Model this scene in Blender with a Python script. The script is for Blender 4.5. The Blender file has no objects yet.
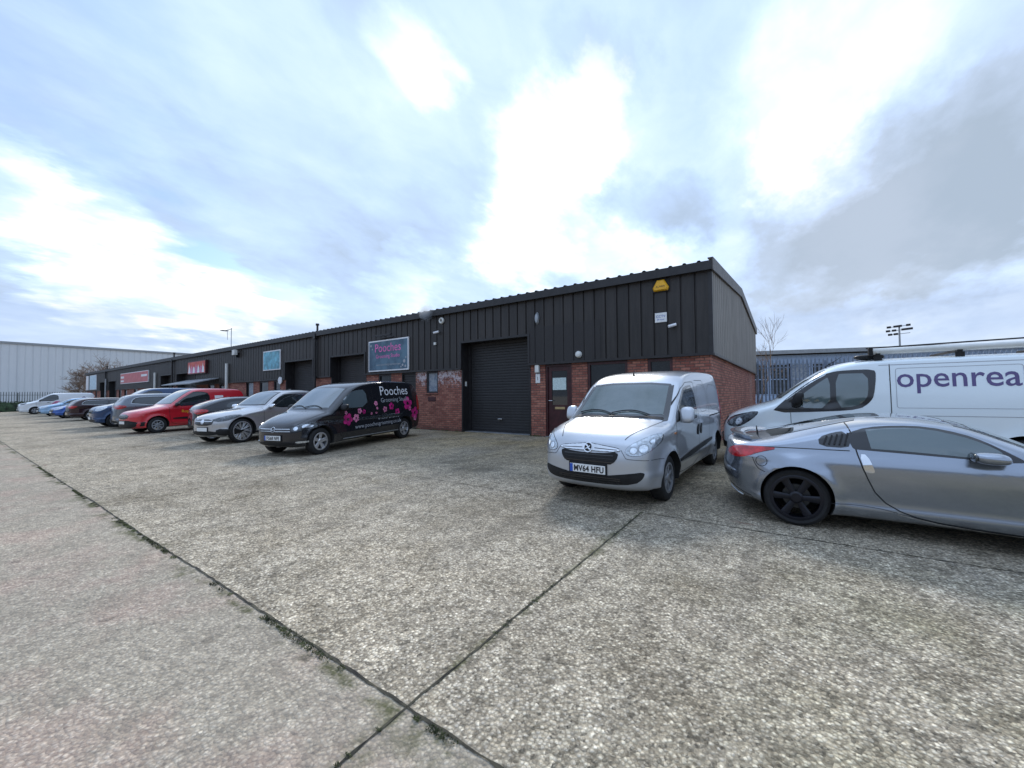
import bpy, bmesh, math, random
from mathutils import Vector, Matrix
from mathutils.bvhtree import BVHTree
from math import radians, sin, cos, pi, sqrt, atan2, exp
random.seed(7)
S = bpy.context.scene
COL = S.collection

# ------------------------------------------------------------------ camera
FPX, CX, CY, CAMH, SLOPE = 404.2, 512., 384., 1.5, 0.02
YAW, PITCH, ROLL = radians(-35.14), radians(1.63), radians(-0.47)
Fw = Vector((sin(YAW)*cos(PITCH), cos(YAW)*cos(PITCH), sin(PITCH)))
Rt = Vector((cos(YAW), -sin(YAW), 0)); Up = Rt.cross(Fw)
r2 = Rt*cos(ROLL) + Up*sin(ROLL); u2 = -Rt*sin(ROLL) + Up*cos(ROLL)
cd = bpy.data.cameras.new('camera'); cam = bpy.data.objects.new('camera', cd); COL.objects.link(cam)
cam.matrix_world = Matrix(((r2.x, u2.x, -Fw.x, 0), (r2.y, u2.y, -Fw.y, 0), (r2.z, u2.z, -Fw.z, CAMH), (0, 0, 0, 1)))
cd.sensor_width = 36; cd.lens = FPX/1024*36; cd.clip_start = .05; cd.clip_end = 3000
S.camera = cam
def ray(u, v): return r2*(u-CX) - u2*(v-CY) + Fw*FPX
def sky_dir(u, v): return ray(u, v).normalized()

# ------------------------------------------------------------------ world
SUN_DIR = sky_dir(560, 130)
sun_el = math.asin(SUN_DIR.z); sun_az = atan2(SUN_DIR.x, SUN_DIR.y)
W = bpy.data.worlds.new('World'); S.world = W; W.use_nodes = True
nt = W.node_tree; nt.nodes.clear()
class N:
    """tiny node helper"""
    def __init__(s, tree): s.t = tree
    def n(s, typ, **kw):
        nd = s.t.nodes.new(typ)
        for k, v in kw.items():
            if k.startswith('i_'):
                key = k[2:]; key = int(key) if key.isdigit() else key.replace('_', ' ')
                sock = nd.inputs[key]
                if hasattr(v, 'is_linked') or isinstance(v, bpy.types.NodeSocket): s.t.links.new(v, sock)
                else: sock.default_value = v
            else: setattr(nd, k, v)
        return nd
    def m(s, op, a, b=0., c=0., clamp=False):
        nd = s.t.nodes.new('ShaderNodeMath'); nd.operation = op; nd.use_clamp = clamp
        for i, v in enumerate((a, b, c)):
            if isinstance(v, bpy.types.NodeSocket): s.t.links.new(v, nd.inputs[i])
            else: nd.inputs[i].default_value = v
        return nd.outputs[0]
    def vm(s, op, a, b=(0, 0, 0), out=0):
        nd = s.t.nodes.new('ShaderNodeVectorMath'); nd.operation = op
        for i, v in enumerate((a, b)):
            if isinstance(v, bpy.types.NodeSocket): s.t.links.new(v, nd.inputs[i])
            else: nd.inputs[i].default_value = v
        return nd.outputs[out]
    def mix(s, f, a, b, mode='MIX'):
        nd = s.t.nodes.new('ShaderNodeMix'); nd.data_type = 'RGBA'; nd.blend_type = mode; nd.clamp_factor = True
        for k, v in ((0, f), (6, a), (7, b)):
            if isinstance(v, bpy.types.NodeSocket): s.t.links.new(v, nd.inputs[k])
            elif k == 0: nd.inputs[0].default_value = v
            else: nd.inputs[k].default_value = (*v[:3], 1)
        return nd.outputs[2]
    def ss(s, v, lo, hi):
        nd = s.t.nodes.new('ShaderNodeMapRange'); nd.interpolation_type = 'SMOOTHSTEP'
        s.t.links.new(v, nd.inputs[0]); nd.inputs[1].default_value = lo; nd.inputs[2].default_value = hi
        return nd.outputs[0]
    def noise(s, vec, scale, detail=4, rough=.55, dist=0., out=0):
        nd = s.t.nodes.new('ShaderNodeTexNoise'); s.t.links.new(vec, nd.inputs['Vector'])
        nd.inputs['Scale'].default_value = scale; nd.inputs['Detail'].default_value = detail
        nd.inputs['Roughness'].default_value = rough; nd.inputs['Distortion'].default_value = dist
        return nd.outputs[out]
    def ramp(s, f, stops):
        nd = s.t.nodes.new('ShaderNodeValToRGB'); s.t.links.new(f, nd.inputs[0]); e = nd.color_ramp.elements
        while len(e) < len(stops): e.new(.5)
        for el, (p, c) in zip(e, stops): el.position = p; el.color = (*c[:3], 1) if len(c) > 2 else (c[0],)*3+(1,)
        return nd.outputs[0]
w = N(nt)
sky = w.n('ShaderNodeTexSky', sky_type='NISHITA', sun_disc=False, sun_elevation=sun_el, sun_rotation=sun_az, air_density=1.0, dust_density=1.2)
tc = w.n('ShaderNodeTexCoord').outputs['Generated']
skyc = w.vm('MULTIPLY', sky.outputs[0], (.10, .10, .10))
sep = w.n('ShaderNodeSeparateXYZ'); nt.links.new(tc, sep.inputs[0])
zz = w.m('MAXIMUM', sep.outputs[2], 0.0)
den = w.m('ADD', zz, .22)
px = w.m('DIVIDE', sep.outputs[0], den); py = w.m('DIVIDE', sep.outputs[1], den)
cmb = w.n('ShaderNodeCombineXYZ'); nt.links.new(px, cmb.inputs[0]); nt.links.new(py, cmb.inputs[1])
# cloud deck flattened towards the horizon and stretched a little along the wind
mp = w.n('ShaderNodeMapping'); nt.links.new(cmb.outputs[0], mp.inputs[0])
mp.inputs['Rotation'].default_value = (0, 0, radians(25)); mp.inputs['Scale'].default_value = (1.0, .62, 1)
cl1 = w.noise(mp.outputs[0], 1.15, 7, .52, .35)
cl2 = w.noise(mp.outputs[0], 2.9, 8, .55, .2)
cl3 = w.noise(mp.outputs[0], 7.5, 9, .6, .5)
cln = w.m('ADD', w.m('ADD', w.m('MULTIPLY', cl1, .50), w.m('MULTIPLY', cl2, .35)), w.m('MULTIPLY', cl3, .20))
cln = w.m('SUBTRACT', cln, .025)
wob = w.vm('MULTIPLY', w.vm('SUBTRACT', w.noise(mp.outputs[0], 1.6, 5, .55, 0, 1), (.5, .5, .5)), (.34, .34, .34))
wob2 = w.vm('MULTIPLY', w.vm('SUBTRACT', w.noise(mp.outputs[0], 6., 7, .6, 0, 1), (.5, .5, .5)), (.20, .20, .20))
dirw = w.vm('NORMALIZE', w.vm('ADD', w.vm('ADD', tc, wob), wob2))
def blob(u, v, deg0, deg1):
    """soft patch of cloud around one direction: 1 inside deg0, 0 outside deg1"""
    d = sky_dir(u, v)
    dp = w.vm('DOT_PRODUCT', dirw, tuple(d), 1)
    return w.ss(dp, cos(radians(deg1)), cos(radians(deg0)))
def total(lst):
    a = None
    for wt, b in lst:
        t = w.m('MULTIPLY', b, wt); a = t if a is None else w.m('ADD', a, t)
    return a
BR = total([(.50, blob(560, 150, 2, 11)), (.40, blob(525, 240, 2, 9)), (.14, blob(700, 110, 2, 14)), (.18, blob(820, 90, 2, 12)), (.32, blob(805, 165, 1, 7)),
            (.18, blob(900, 30, 2, 14)), (.26, blob(435, 35, 1, 6)), (.34, blob(30, 218, .5, 6)), (.36, blob(110, 255, .5, 7)), (.30, blob(165, 300, .5, 7)), (.34, blob(235, 318, .5, 7)), (.25, blob(300, 330, .5, 7)),
            (.10, blob(300, 100, 3, 22)), (.16, blob(40, 330, 1, 9)), (.22, blob(960, 320, 2, 11)), (.22, blob(690, 275, 1, 8)), (.24, blob(610, 265, 1, 8)), (.08, blob(70, 40, 3, 16)), (.2, blob(830, 320, 1, 8)), (.2, blob(420, 300, 1, 7))])
DK = total([(.30, blob(930, 185, 2, 13)), (.24, blob(1000, 140, 2, 12)), (.26, blob(800, 232, 1, 10)), (.20, blob(870, 262, 1, 11)), (.20, blob(650, 205, .5, 7)),
            (.16, blob(20, 278, 2, 9)), (.04, blob(110, 185, 3, 14)), (.08, blob(400, 240, 2, 9)), (.14, blob(620, 50, 1, 6)), (.10, blob(380, 5, 1, 7)), (.10, blob(190, 255, 1, 8))])
val = w.m('ADD', w.m('ADD', .415, w.m('MULTIPLY', w.m('SUBTRACT', cln, .5), 1.35)), w.m('SUBTRACT', BR, DK))
cloud = w.ramp(val, [(0.0, (.19, .245, .31)), (.25, (.265, .335, .44)), (.46, (.335, .44, .63)), (.62, (.41, .515, .69)), (.80, (.57, .635, .70)), (1.0, (.86, .86, .85))])
lav = total([(1., blob(1000, 170, 5, 22)), (1., blob(800, 240, 3, 14))])
cloud = w.mix(w.m('MULTIPLY', lav, .25), cloud, (.36, .40, .48))
BL = total([(1.0, blob(238, 283, .5, 4.5)), (.9, blob(278, 300, .3, 3.8)), (.5, blob(205, 262, .5, 6)), (.35, blob(20, 60, 2, 15)), (.35, blob(622, 72, .5, 4)), (.35, blob(375, 6, .5, 5)), (.3, blob(190, 215, 1, 9))])
blue = w.mix(.2, skyc, (.04, .32, .74))
cov = w.m('MULTIPLY', BL, w.ss(w.m('SUBTRACT', 1., cl2), .30, .60), clamp=True)
col = w.mix(cov, cloud, blue)
glow = w.ss(sep.outputs[2], .26, .0)
col = w.mix(w.m('MULTIPLY', glow, .30), col, (.56, .63, .71))
# unseen sky shaped to light the scene: boosted overhead, dimmed low behind the camera
fac = w.vm('DOT_PRODUCT', tc, (SUN_DIR.x/cos(sun_el), SUN_DIR.y/cos(sun_el), 0), 1)
lit = w.m('MAXIMUM', w.ss(fac, -.45, .30), w.m('MULTIPLY', w.ss(sep.outputs[2], .70, .90), 2.1))
col = w.vm('SCALE', col, (0, 0, 0)); scl = col.node; low = w.m('ADD', .30, w.m('MULTIPLY', w.ss(sep.outputs[2], .06, .20), .95))
nt.links.new(w.m('MAXIMUM', low, lit), scl.inputs['Scale'])
bg = w.n('ShaderNodeBackground'); nt.links.new(col, bg.inputs[0]); bg.inputs[1].default_value = 1.0
wo = w.n('ShaderNodeOutputWorld'); nt.links.new(bg.outputs[0], wo.inputs[0])
# ------------------------------------------------------------------ sun (veiled by cloud) and exposure
sl = bpy.data.lights.new('sun', 'SUN'); sl.energy = 2.2; sl.angle = radians(14); sl.color = (1, .96, .9)
so = bpy.data.objects.new('sun', sl); COL.objects.link(so)
so.rotation_euler = (-SUN_DIR).to_track_quat('-Z', 'Y').to_euler(); so.location = (0, 0, 40)
S.view_settings.view_transform = 'Standard'; S.view_settings.look = 'None'
S.view_settings.exposure = 0.62; S.view_settings.gamma = 1; S.view_settings.use_curve_mapping = False
S.render.engine = 'CYCLES'

# ------------------------------------------------------------------ helpers
def link(o, parent=None):
    COL.objects.link(o)
    if parent: o.parent = parent
    return o
def mesh_obj(name, verts, faces, mat=None, parent=None, smooth=False, mats=None, fm=None):
    me = bpy.data.meshes.new(name); me.from_pydata([tuple(v) for v in verts], [], faces)
    for m_ in (mats or ([mat] if mat else [])): me.materials.append(m_)
    if fm:
        for p, i in zip(me.polygons, fm): p.material_index = i
    if smooth:
        for p in me.polygons: p.use_smooth = True
        me.set_sharp_from_angle(angle=radians(smooth if smooth > 1 else 35))
    me.update()
    return link(bpy.data.objects.new(name, me), parent)
class MB:
    def __init__(s): s.v = []; s.f = []
    def box(s, x0, x1, y0, y1, z0, z1):
        b = len(s.v); s.v += [(x0, y0, z0), (x1, y0, z0), (x1, y1, z0), (x0, y1, z0), (x0, y0, z1), (x1, y0, z1), (x1, y1, z1), (x0, y1, z1)]
        s.f += [tuple(b+i for i in q) for q in ((0, 3, 2, 1), (4, 5, 6, 7), (0, 1, 5, 4), (1, 2, 6, 5), (2, 3, 7, 6), (3, 0, 4, 7))]; return s
    def tube(s, pts, r, n=8, cap=True):
        pts = [Vector(p) for p in pts]; b0 = len(s.v); rr = r if isinstance(r, (list, tuple)) else [r]*len(pts)
        for i, p in enumerate(pts):
            d = (pts[min(i+1, len(pts)-1)]-pts[max(i-1, 0)]).normalized()
            a = d.orthogonal().normalized() if i == 0 else (a - d*a.dot(d)).normalized()
            c = d.cross(a)
            for k in range(n):
                t = 2*pi*k/n; s.v.append(tuple(p+(a*cos(t)+c*sin(t))*rr[i]))
        for i in range(len(pts)-1):
            for k in range(n):
                q = b0+i*n; s.f.append((q+k, q+(k+1) % n, q+n+(k+1) % n, q+n+k))
        if cap: s.f.append(tuple(b0+k for k in range(n))[::-1]); s.f.append(tuple(b0+(len(pts)-1)*n+k for k in range(n)))
        return s
    def lathe(s, prof, c=(0, 0, 0), axis='y', n=32):
        """prof: (radius, axial) pairs, turned about the given axis"""
        b0 = len(s.v)
        for r_, a_ in prof:
            for k in range(n):
                t = 2*pi*k/n; p = (r_*cos(t), a_, r_*sin(t)) if axis == 'y' else ((a_, r_*cos(t), r_*sin(t)) if axis == 'x' else (r_*cos(t), r_*sin(t), a_))
                s.v.append((p[0]+c[0], p[1]+c[1], p[2]+c[2]))
        for i in range(len(prof)-1):
            for k in range(n): q = b0+i*n; s.f.append((q+k, q+(k+1) % n, q+n+(k+1) % n, q+n+k))
        return s
    def quad(s, a, b, c, d): k = len(s.v); s.v += [a, b, c, d]; s.f.append((k, k+1, k+2, k+3)); return s
    def out(s, name, mat, parent=None, smooth=False, bevel=0):
        o = mesh_obj(name, s.v, s.f, mat, parent, smooth)
        bm = bmesh.new(); bm.from_mesh(o.data); bmesh.ops.recalc_face_normals(bm, faces=bm.faces)
        if bevel: bmesh.ops.bevel(bm, geom=[e for e in bm.edges if len(e.link_faces) == 2 and e.calc_face_angle(0) > .5], offset=bevel, segments=2, affect='EDGES', profile=.6)
        bm.to_mesh(o.data); bm.free(); return o
def empty(name, loc=(0, 0, 0), rz=0.):
    o = bpy.data.objects.new(name, None); link(o); o.location = loc; o.rotation_euler = (0, 0, rz); return o
def tag(o, label=None, cat=None, group=None, kind=None):
    if label: o['label'] = label
    if cat: o['category'] = cat
    if group: o['group'] = group
    if kind: o['kind'] = kind
    return o
def zg(x, y): return SLOPE*max(-8., min(11.2, y))

# ------------------------------------------------------------------ materials
def mat_base(name):
    m = bpy.data.materials.new(name); m.use_nodes = True; t = m.node_tree; t.nodes.clear()
    k = N(t); b = k.n('ShaderNodeBsdfPrincipled'); o = k.n('ShaderNodeOutputMaterial'); t.links.new(b.outputs[0], o.inputs[0])
    return m, k, b
def setc(k, b, key, v):
    if isinstance(v, bpy.types.NodeSocket): k.t.links.new(v, b.inputs[key])
    elif key == 'Base Color' or key.endswith('Color'): b.inputs[key].default_value = (*v[:3], 1)
    else: b.inputs[key].default_value = v
def plain(name, colr, rough=.5, metal=0., var=.08, scale=6., coat=0., spec=.5):
    """base colour with gentle procedural unevenness in colour and gloss"""
    m, k, b = mat_base(name); oc = k.n('ShaderNodeTexCoord').outputs['Object']
    nz = k.noise(oc, scale, 5, .6)
    c2 = tuple(x*(1-var*2) for x in colr); c1 = tuple(min(1, x*(1+var)) for x in colr)
    setc(k, b, 'Base Color', k.mix(k.ss(nz, .3, .7), c2, c1))
    setc(k, b, 'Roughness', k.m('ADD', rough-.06, k.m('MULTIPLY', k.noise(oc, scale*2.3, 4), .12)))
    setc(k, b, 'Metallic', metal); setc(k, b, 'Coat Weight', coat); setc(k, b, 'Specular IOR Level', spec)
    return m
def paint(name, colr, metal=.0, rough=.32, dirt=.25, coat=1.0, flake=0.):
    m, k, b = mat_base(name); oc = k.n('ShaderNodeTexCoord').outputs['Object']
    sp = k.n('ShaderNodeSeparateXYZ'); k.t.links.new(oc, sp.inputs[0])
    nz = k.noise(oc, 3.2, 6, .6); n2 = k.noise(oc, 26, 3, .6)
    low = k.ss(k.m('ADD', sp.outputs[2], k.m('MULTIPLY', k.m('SUBTRACT', nz, .5), .25)), .55, .12)
    d = k.m('MULTIPLY', k.m('ADD', k.m('MULTIPLY', low, .8), .04), dirt, clamp=True); setc(k, b, 'Specular IOR Level', .2 if sum(colr) < .3 else .5)
    setc(k, b, 'Base Color', k.mix(d, colr, (.17, .15, .125)))
    setc(k, b, 'Roughness', k.m('ADD', k.m('ADD', rough, k.m('MULTIPLY', d, .4)), k.m('MULTIPLY', k.m('SUBTRACT', n2, .5), .05)))
    b.inputs['Coat IOR'].default_value = 1.5
    setc(k, b, 'Metallic', metal); setc(k, b, 'Coat Weight', coat); setc(k, b, 'Coat Roughness', k.m('ADD', .03, k.m('MULTIPLY', d, .4)))
    return m
def glassy(name, colr=(.012, .018, .02), rough=.03, dust=.06, ior=1.7):
    m, k, b = mat_base(name); oc = k.n('ShaderNodeTexCoord').outputs['Object']
    nz = k.noise(oc, 5, 6, .65); n2 = k.noise(oc, 40, 3, .6)
    d = k.m('MULTIPLY', k.ss(k.m('ADD', nz, k.m('MULTIPLY', n2, .2)), .45, .8), dust)
    setc(k, b, 'Base Color', k.mix(d, colr, (.45, .46, .45))); setc(k, b, 'Roughness', k.m('ADD', rough, d))
    b.inputs['IOR'].default_value = ior; setc(k, b, 'Coat Weight', .6); setc(k, b, 'Coat Roughness', .02)
    return m
def emis_free(name, colr): return plain(name, colr, .45, 0, .03)

M = {}
M['tyre'] = plain('tyre_rubber', (.011, .011, .012), .75, 0, .2, 14)
M['black'] = plain('black_plastic', (.014, .014, .015), .5, 0, .15, 12, spec=.3)
M['blackgloss'] = plain('gloss_black', (.012, .012, .014), .18, 0, .1, 8, coat=.6)
M['liner'] = plain('wheel_arch_liner', (.012, .012, .012), .9)
M['gap'] = plain('panel_gap', (.012, .012, .013), .7)
M['chrome'] = plain('chrome', (.75, .76, .78), .16, 1., .05)
M['alloy'] = plain('alloy_rim', (.62, .63, .65), .3, .75, .12, 16)
M['alloydark'] = plain('dark_alloy_rim', (.05, .052, .058), .4, .4, .12, 16)
M['alloyblack'] = plain('black_alloy_rim', (.010, .011, .018), .30, .3, .12, 16)
M['hubcap'] = plain('silver_hubcap', (.33, .34, .36), .4, .5, .15, 16)
M['hubsteel'] = plain('dark_hub_steel', (.07, .07, .07), .5, .5)
M['steel'] = plain('galvanised_steel', (.34, .36, .38), .45, .6, .12)
M['glass'] = glassy('car_glass', dust=.02)
M['glassB'] = glassy('painted_sheen_car_glass', (.095, .125, .14), .02, .015, 2.4)  # base colour lightened to stand in for bright reflections in the glass
M['glassT'] = glassy('teal_tinted_glass', (.014, .050, .052), .03, .02, 2.2)
M['glassW'] = glassy('windscreen_glass', (.034, .062, .058), .03, .06, 1.65)
M['lens'] = plain('headlamp_lens', (.50, .54, .58), .08, .5, .2, 22, coat=1.)
M['lens_dark'] = plain('dark_headlamp_lens', (.07, .08, .09), .06, .4, .5, 22, coat=1.)
M['bulb'] = plain('headlamp_reflector', (.8, .84, .88), .12, .9, .1, 30)
M['red_lens'] = plain('red_lamp_lens', (.50, .012, .018), .12, 0, .25, 14, coat=1.)
M['orange_lens'] = plain('orange_lens', (.6, .2, .03), .2, 0, .1, coat=1.)
M['plate_white'] = plain('white_plate', (.80, .80, .78), .35, 0, .05)
M['plate_yellow'] = plain('yellow_plate', (.72, .55, .03), .35, 0, .05)
M['plate_blue'] = plain('plate_blue', (.02, .09, .45), .35)
M['ink'] = plain('black_lettering', (.015, .015, .017), .4)
M['white'] = plain('white_lettering', (.78, .78, .8), .4, 0, .04)
M['silver_ink'] = plain('silver_lettering', (.38, .39, .42), .4, 0, .04)
M['pink'] = plain('pink_decal', (.55, .02, .20), .35, 0, .25, 9)
M['pinklight'] = plain('pale_pink_decal', (.70, .22, .38), .35, 0, .2, 9)
M['purple'] = plain('purple_lettering', (.115, .085, .22), .4, 0, .04)

# ---- exposed aggregate concrete
def concrete():
    m, k, b = mat_base('exposed_aggregate_concrete'); oc = k.n('ShaderNodeTexCoord').outputs['Object']
    sp = k.n('ShaderNodeSeparateXYZ'); k.t.links.new(oc, sp.inputs[0]); X, Y = sp.outputs[0], sp.outputs[1]
    wobv = k.vm('ADD', oc, k.vm('MULTIPLY', k.noise(oc, 45, 2, .5, 0, 1), (.012, .012, 0)))
    def vor(scale, out='Color', feat='F1'):
        nd = k.n('ShaderNodeTexVoronoi', feature=feat); k.t.links.new(wobv, nd.inputs['Vector']); nd.inputs['Scale'].default_value = scale; return nd
    v1 = vor(56); v2 = vor(110)
    s1 = k.n('ShaderNodeSeparateColor'); k.t.links.new(v1.outputs['Color'], s1.inputs[0])
    s2 = k.n('ShaderNodeSeparateColor'); k.t.links.new(v2.outputs['Color'], s2.inputs[0])
    peb = k.ramp(s1.outputs[0], [(0, (.04, .038, .036)), (.16, (.11, .10, .09)), (.36, (.34, .315, .275)), (.56, (.50, .46, .40)), (.70, (.44, .43, .42)), (.88, (.66, .63, .56)), (1, (.86, .84, .78))])
    peb2 = k.ramp(s2.outputs[1], [(0, (.10, .092, .082)), (.5, (.40, .375, .33)), (1, (.70, .675, .62))])
    base = k.mix(.34, peb, peb2)
    edge = k.ss(v1.outputs['Distance'], .28, .60)
    base = k.mix(k.m('MULTIPLY', edge, .6), base, (.16, .145, .12))
    # clumps visible from farther off
    n3 = k.noise(oc, 16, 5, .75); n4 = k.noise(oc, 2.2, 6, .62); n5 = k.noise(oc, .35, 5, .6); n6 = k.noise(oc, 7, 6, .7, .4)
    base = k.mix(1., base, k.ramp(n3, [(.25, (.55,)), (.5, (1.0,)), (.75, (1.45,))]), 'MULTIPLY')
    base = k.mix(1., base, k.ramp(n6, [(.28, (.58,)), (.5, (1.02,)), (.75, (1.35,))]), 'MULTIPLY')
    base = k.mix(1., base, k.ramp(n4, [(.25, (.70, .66, .58)), (.5, (1.0, .97, .91)), (.75, (1.22, 1.19, 1.13))]), 'MULTIPLY')
    base = k.mix(1., base, k.ramp(n5, [(.32, (.72, .70, .66)), (.48, (1, 1, 1)), (.7, (1.18, 1.16, 1.13))]), 'MULTIPLY')
    # near-side bay is smoother, cement rich, faintly pink in places
    bay = k.ss(Y, 1.34, 1.30)
    pk = k.ss(k.noise(oc, .9, 4, .6), .46, .66)
    cem = k.mix(pk, (.325, .30, .265), (.40, .31, .28))
    cem = k.mix(1., cem, k.ramp(n3, [(.25, (.72,)), (.75, (1.25,))]), 'MULTIPLY')
    base = k.mix(k.m('MULTIPLY', bay, .55), base, cem)
    # browner, algae-tinted apron towards the units and under the row
    apr = k.m('MULTIPLY', k.ss(Y, 4.2, 9.5), k.ss(k.noise(oc, .55, 5, .6), .30, .65))
    base = k.mix(k.m('MULTIPLY', apr, .8), base, k.mix(1., base, (.90, .78, .52), 'MULTIPLY'))
    alg = k.m('MULTIPLY', k.ss(X, -2., 3.5), k.m('MULTIPLY', k.ss(Y, 5.2, 3.4), k.ss(k.noise(oc, .8, 5, .6), .36, .66)))
    base = k.mix(k.m('MULTIPLY', alg, .62), base, k.mix(1., base, (.70, .76, .42), 'MULTIPLY'))
    # oil spots in the parking bays
    oil = k.m('MULTIPLY', k.ss(Y, 4.6, 6.), k.ss(k.noise(oc, 1.1, 4, .5), .56, .68))
    base = k.mix(k.m('MULTIPLY', oil, .55), base, (.075, .07, .06))
    # rust-red scrapes
    mpn = k.n('ShaderNodeMapping'); k.t.links.new(oc, mpn.inputs[0]); mpn.inputs['Scale'].default_value = (.5, 2.6, 1)
    sc = k.ss(k.noise(mpn.outputs[0], 1.2, 5, .55), .69, .76)
    base = k.mix(k.m('MULTIPLY', sc, .55), base, (.17, .085, .06))
    # moss along the joints
    nn = k.noise(oc, 5, 5, .7); wd = k.m('MULTIPLY', k.ss(k.noise(oc, 1.7, 3, .6), .45, .68), .13)
    def near(coord, pos, wid):
        d = k.m('ABSOLUTE', k.m('SUBTRACT', coord, pos)); d = k.m('ADD', d, k.m('MULTIPLY', k.m('SUBTRACT', nn, .5), .12))
        nd = k.n('ShaderNodeMapRange'); k.t.links.new(d, nd.inputs[0]); k.t.links.new(k.m('ADD', wd, wid), nd.inputs[1]); nd.inputs[2].default_value = 0.; nd.inputs[3].default_value = 0.; nd.inputs[4].default_value = 1.
        return nd.outputs[0]
    moss = k.m('MAXIMUM', near(k.m('ADD', Y, .06), 1.31, .05), k.m('MULTIPLY', near(X, -1.545, .02), .8))
    moss = k.m('MULTIPLY', moss, k.ss(k.noise(oc, 2.1, 5, .75), .44, .56))
    base = k.mix(k.m('MULTIPLY', moss, .9), base, k.mix(n3, (.028, .034, .010), (.085, .095, .030)))
    dk = k.ss(k.noise(oc, 1.35, 2, .4, .6), .705, .72)
    wc = k.vm('ADD', oc, k.vm('MULTIPLY', k.noise(oc, 1.3, 4, .6, 0, 1), (.9, .9, 0)))
    vc = k.n('ShaderNodeTexVoronoi', feature='DISTANCE_TO_EDGE'); k.t.links.new(wc, vc.inputs['Vector']); vc.inputs['Scale'].default_value = .42
    crk = k.m('MULTIPLY', k.ss(vc.outputs['Distance'], .0055, .0015), k.ss(k.noise(oc, .6, 3, .5), .50, .58))
    base = k.mix(k.m('MULTIPLY', crk, k.ss(Y, 1.4, 3.) if False else .0), base, (.05, .045, .035))
    # tyre-polished strips and drips where vehicles turn into the bays
    mt = k.n('ShaderNodeMapping'); k.t.links.new(oc, mt.inputs[0]); mt.inputs['Rotation'].default_value = (0, 0, .35); mt.inputs['Scale'].default_value = (1.1, .13, 1)
    trk = k.m('MULTIPLY', k.ss(k.noise(mt.outputs[0], 1.7, 4, .55, .3), .52, .66), k.ss(Y, 1.6, 3.5))
    base = k.mix(k.m('MULTIPLY', trk, .28), base, (.12, .11, .095))
    dr = k.ss(k.noise(oc, 3.6, 2, .4), .72, .76); base = k.mix(k.m('MULTIPLY', dr, .45), base, (.07, .065, .055))
    base = k.mix(1., base, (.94, .885, .80), 'MULTIPLY')
    setc(k, b, 'Base Color', base); setc(k, b, 'Specular IOR Level', .22)
    setc(k, b, 'Roughness', k.m('ADD', .78, k.m('MULTIPLY', s1.outputs[1], .2)))
    hgt = k.m('ADD', k.m('MULTIPLY', v1.outputs['Distance'], -.6), k.m('ADD', k.m('MULTIPLY', s1.outputs[2], .35), k.m('MULTIPLY', n3, .5)))
    hgt = k.m('ADD', hgt, k.m('MULTIPLY', n6, .8))
    bp = k.n('ShaderNodeBump'); bp.inputs['Strength'].default_value = .75; bp.inputs['Distance'].default_value = .012
    k.t.links.new(hgt, bp.inputs['Height']); k.t.links.new(bp.outputs[0], b.inputs['Normal'])
    return m
M['concrete'] = concrete()
def brick():
    m, k, b = mat_base('red_brick'); oc = k.n('ShaderNodeTexCoord').outputs['Object']
    sp = k.n('ShaderNodeSeparateXYZ'); k.t.links.new(oc, sp.inputs[0])
    cb = k.n('ShaderNodeCombineXYZ'); k.t.links.new(k.m('ADD', sp.outputs[0], sp.outputs[1]), cb.inputs[0]); k.t.links.new(sp.outputs[2], cb.inputs[1])
    br = k.n('ShaderNodeTexBrick', offset=.5); k.t.links.new(cb.outputs[0], br.inputs['Vector'])
    br.inputs['Scale'].default_value = 1.; br.inputs['Brick Width'].default_value = .225; br.inputs['Row Height'].default_value = .075
    br.inputs['Mortar Size'].default_value = .011; br.inputs['Mortar Smooth'].default_value = .3; br.inputs['Bias'].default_value = -.1
    br.inputs['Color1'].default_value = (.27, .085, .062, 1); br.inputs['Color2'].default_value = (.48, .20, .14, 1); br.inputs['Mortar'].default_value = (.13, .085, .070, 1)
    n1 = k.noise(oc, 18, 4, .6); n2 = k.noise(oc, 1.1, 5, .6)
    c = k.mix(1., br.outputs[0], k.ramp(n1, [(.3, (.72,)), (.7, (1.22,))]), 'MULTIPLY')
    c = k.mix(1., c, k.ramp(n2, [(.3, (.72, .70, .70)), (.7, (1.1, 1.08, 1.05))]), 'MULTIPLY')
    # flaking white salt bloom on the panel left of the big shutter
    z, x = sp.outputs[2], sp.outputs[0]
    reg = k.m('MULTIPLY', k.m('MULTIPLY', k.ss(x, -12.7, -11.9), k.ss(x, -9.7, -9.95)), k.ss(k.m('ADD', z, k.m('MULTIPLY', n2, .5)), 1.75, 2.55))
    fl = k.ss(k.m('ADD', k.m('MULTIPLY', k.noise(oc, 9, 5, .8), 1.), k.m('MULTIPLY', reg, .16)), .60, .68)
    c = k.mix(k.m('MULTIPLY', k.m('MULTIPLY', reg, fl), .85), c, (.62, .56, .58))
    bl = k.m('MULTIPLY', k.m('MULTIPLY', k.ss(sp.outputs[1], 20.2, 21.), k.ss(sp.outputs[1], 22.2, 21.4)), k.ss(k.noise(oc, 6, 4, .7), .45, .6))
    c = k.mix(k.m('MULTIPLY', bl, .35), c, (.5, .42, .4))
    damp = k.ss(k.m('ADD', z, k.m('MULTIPLY', n1, .25)), .62, .30)
    c = k.mix(k.m('MULTIPLY', damp, .45), c, (.07, .055, .045))
    setc(k, b, 'Base Color', c); setc(k, b, 'Roughness', .85)
    bp = k.n('ShaderNodeBump'); bp.inputs['Strength'].default_value = .6; bp.inputs['Distance'].default_value = .006
    k.t.links.new(k.m('SUBTRACT', k.m('MULTIPLY', n1, .4), br.outputs[1]), bp.inputs['Height']); k.t.links.new(bp.outputs[0], b.inputs['Normal'])
    return m
M['brick'] = brick()
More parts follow.
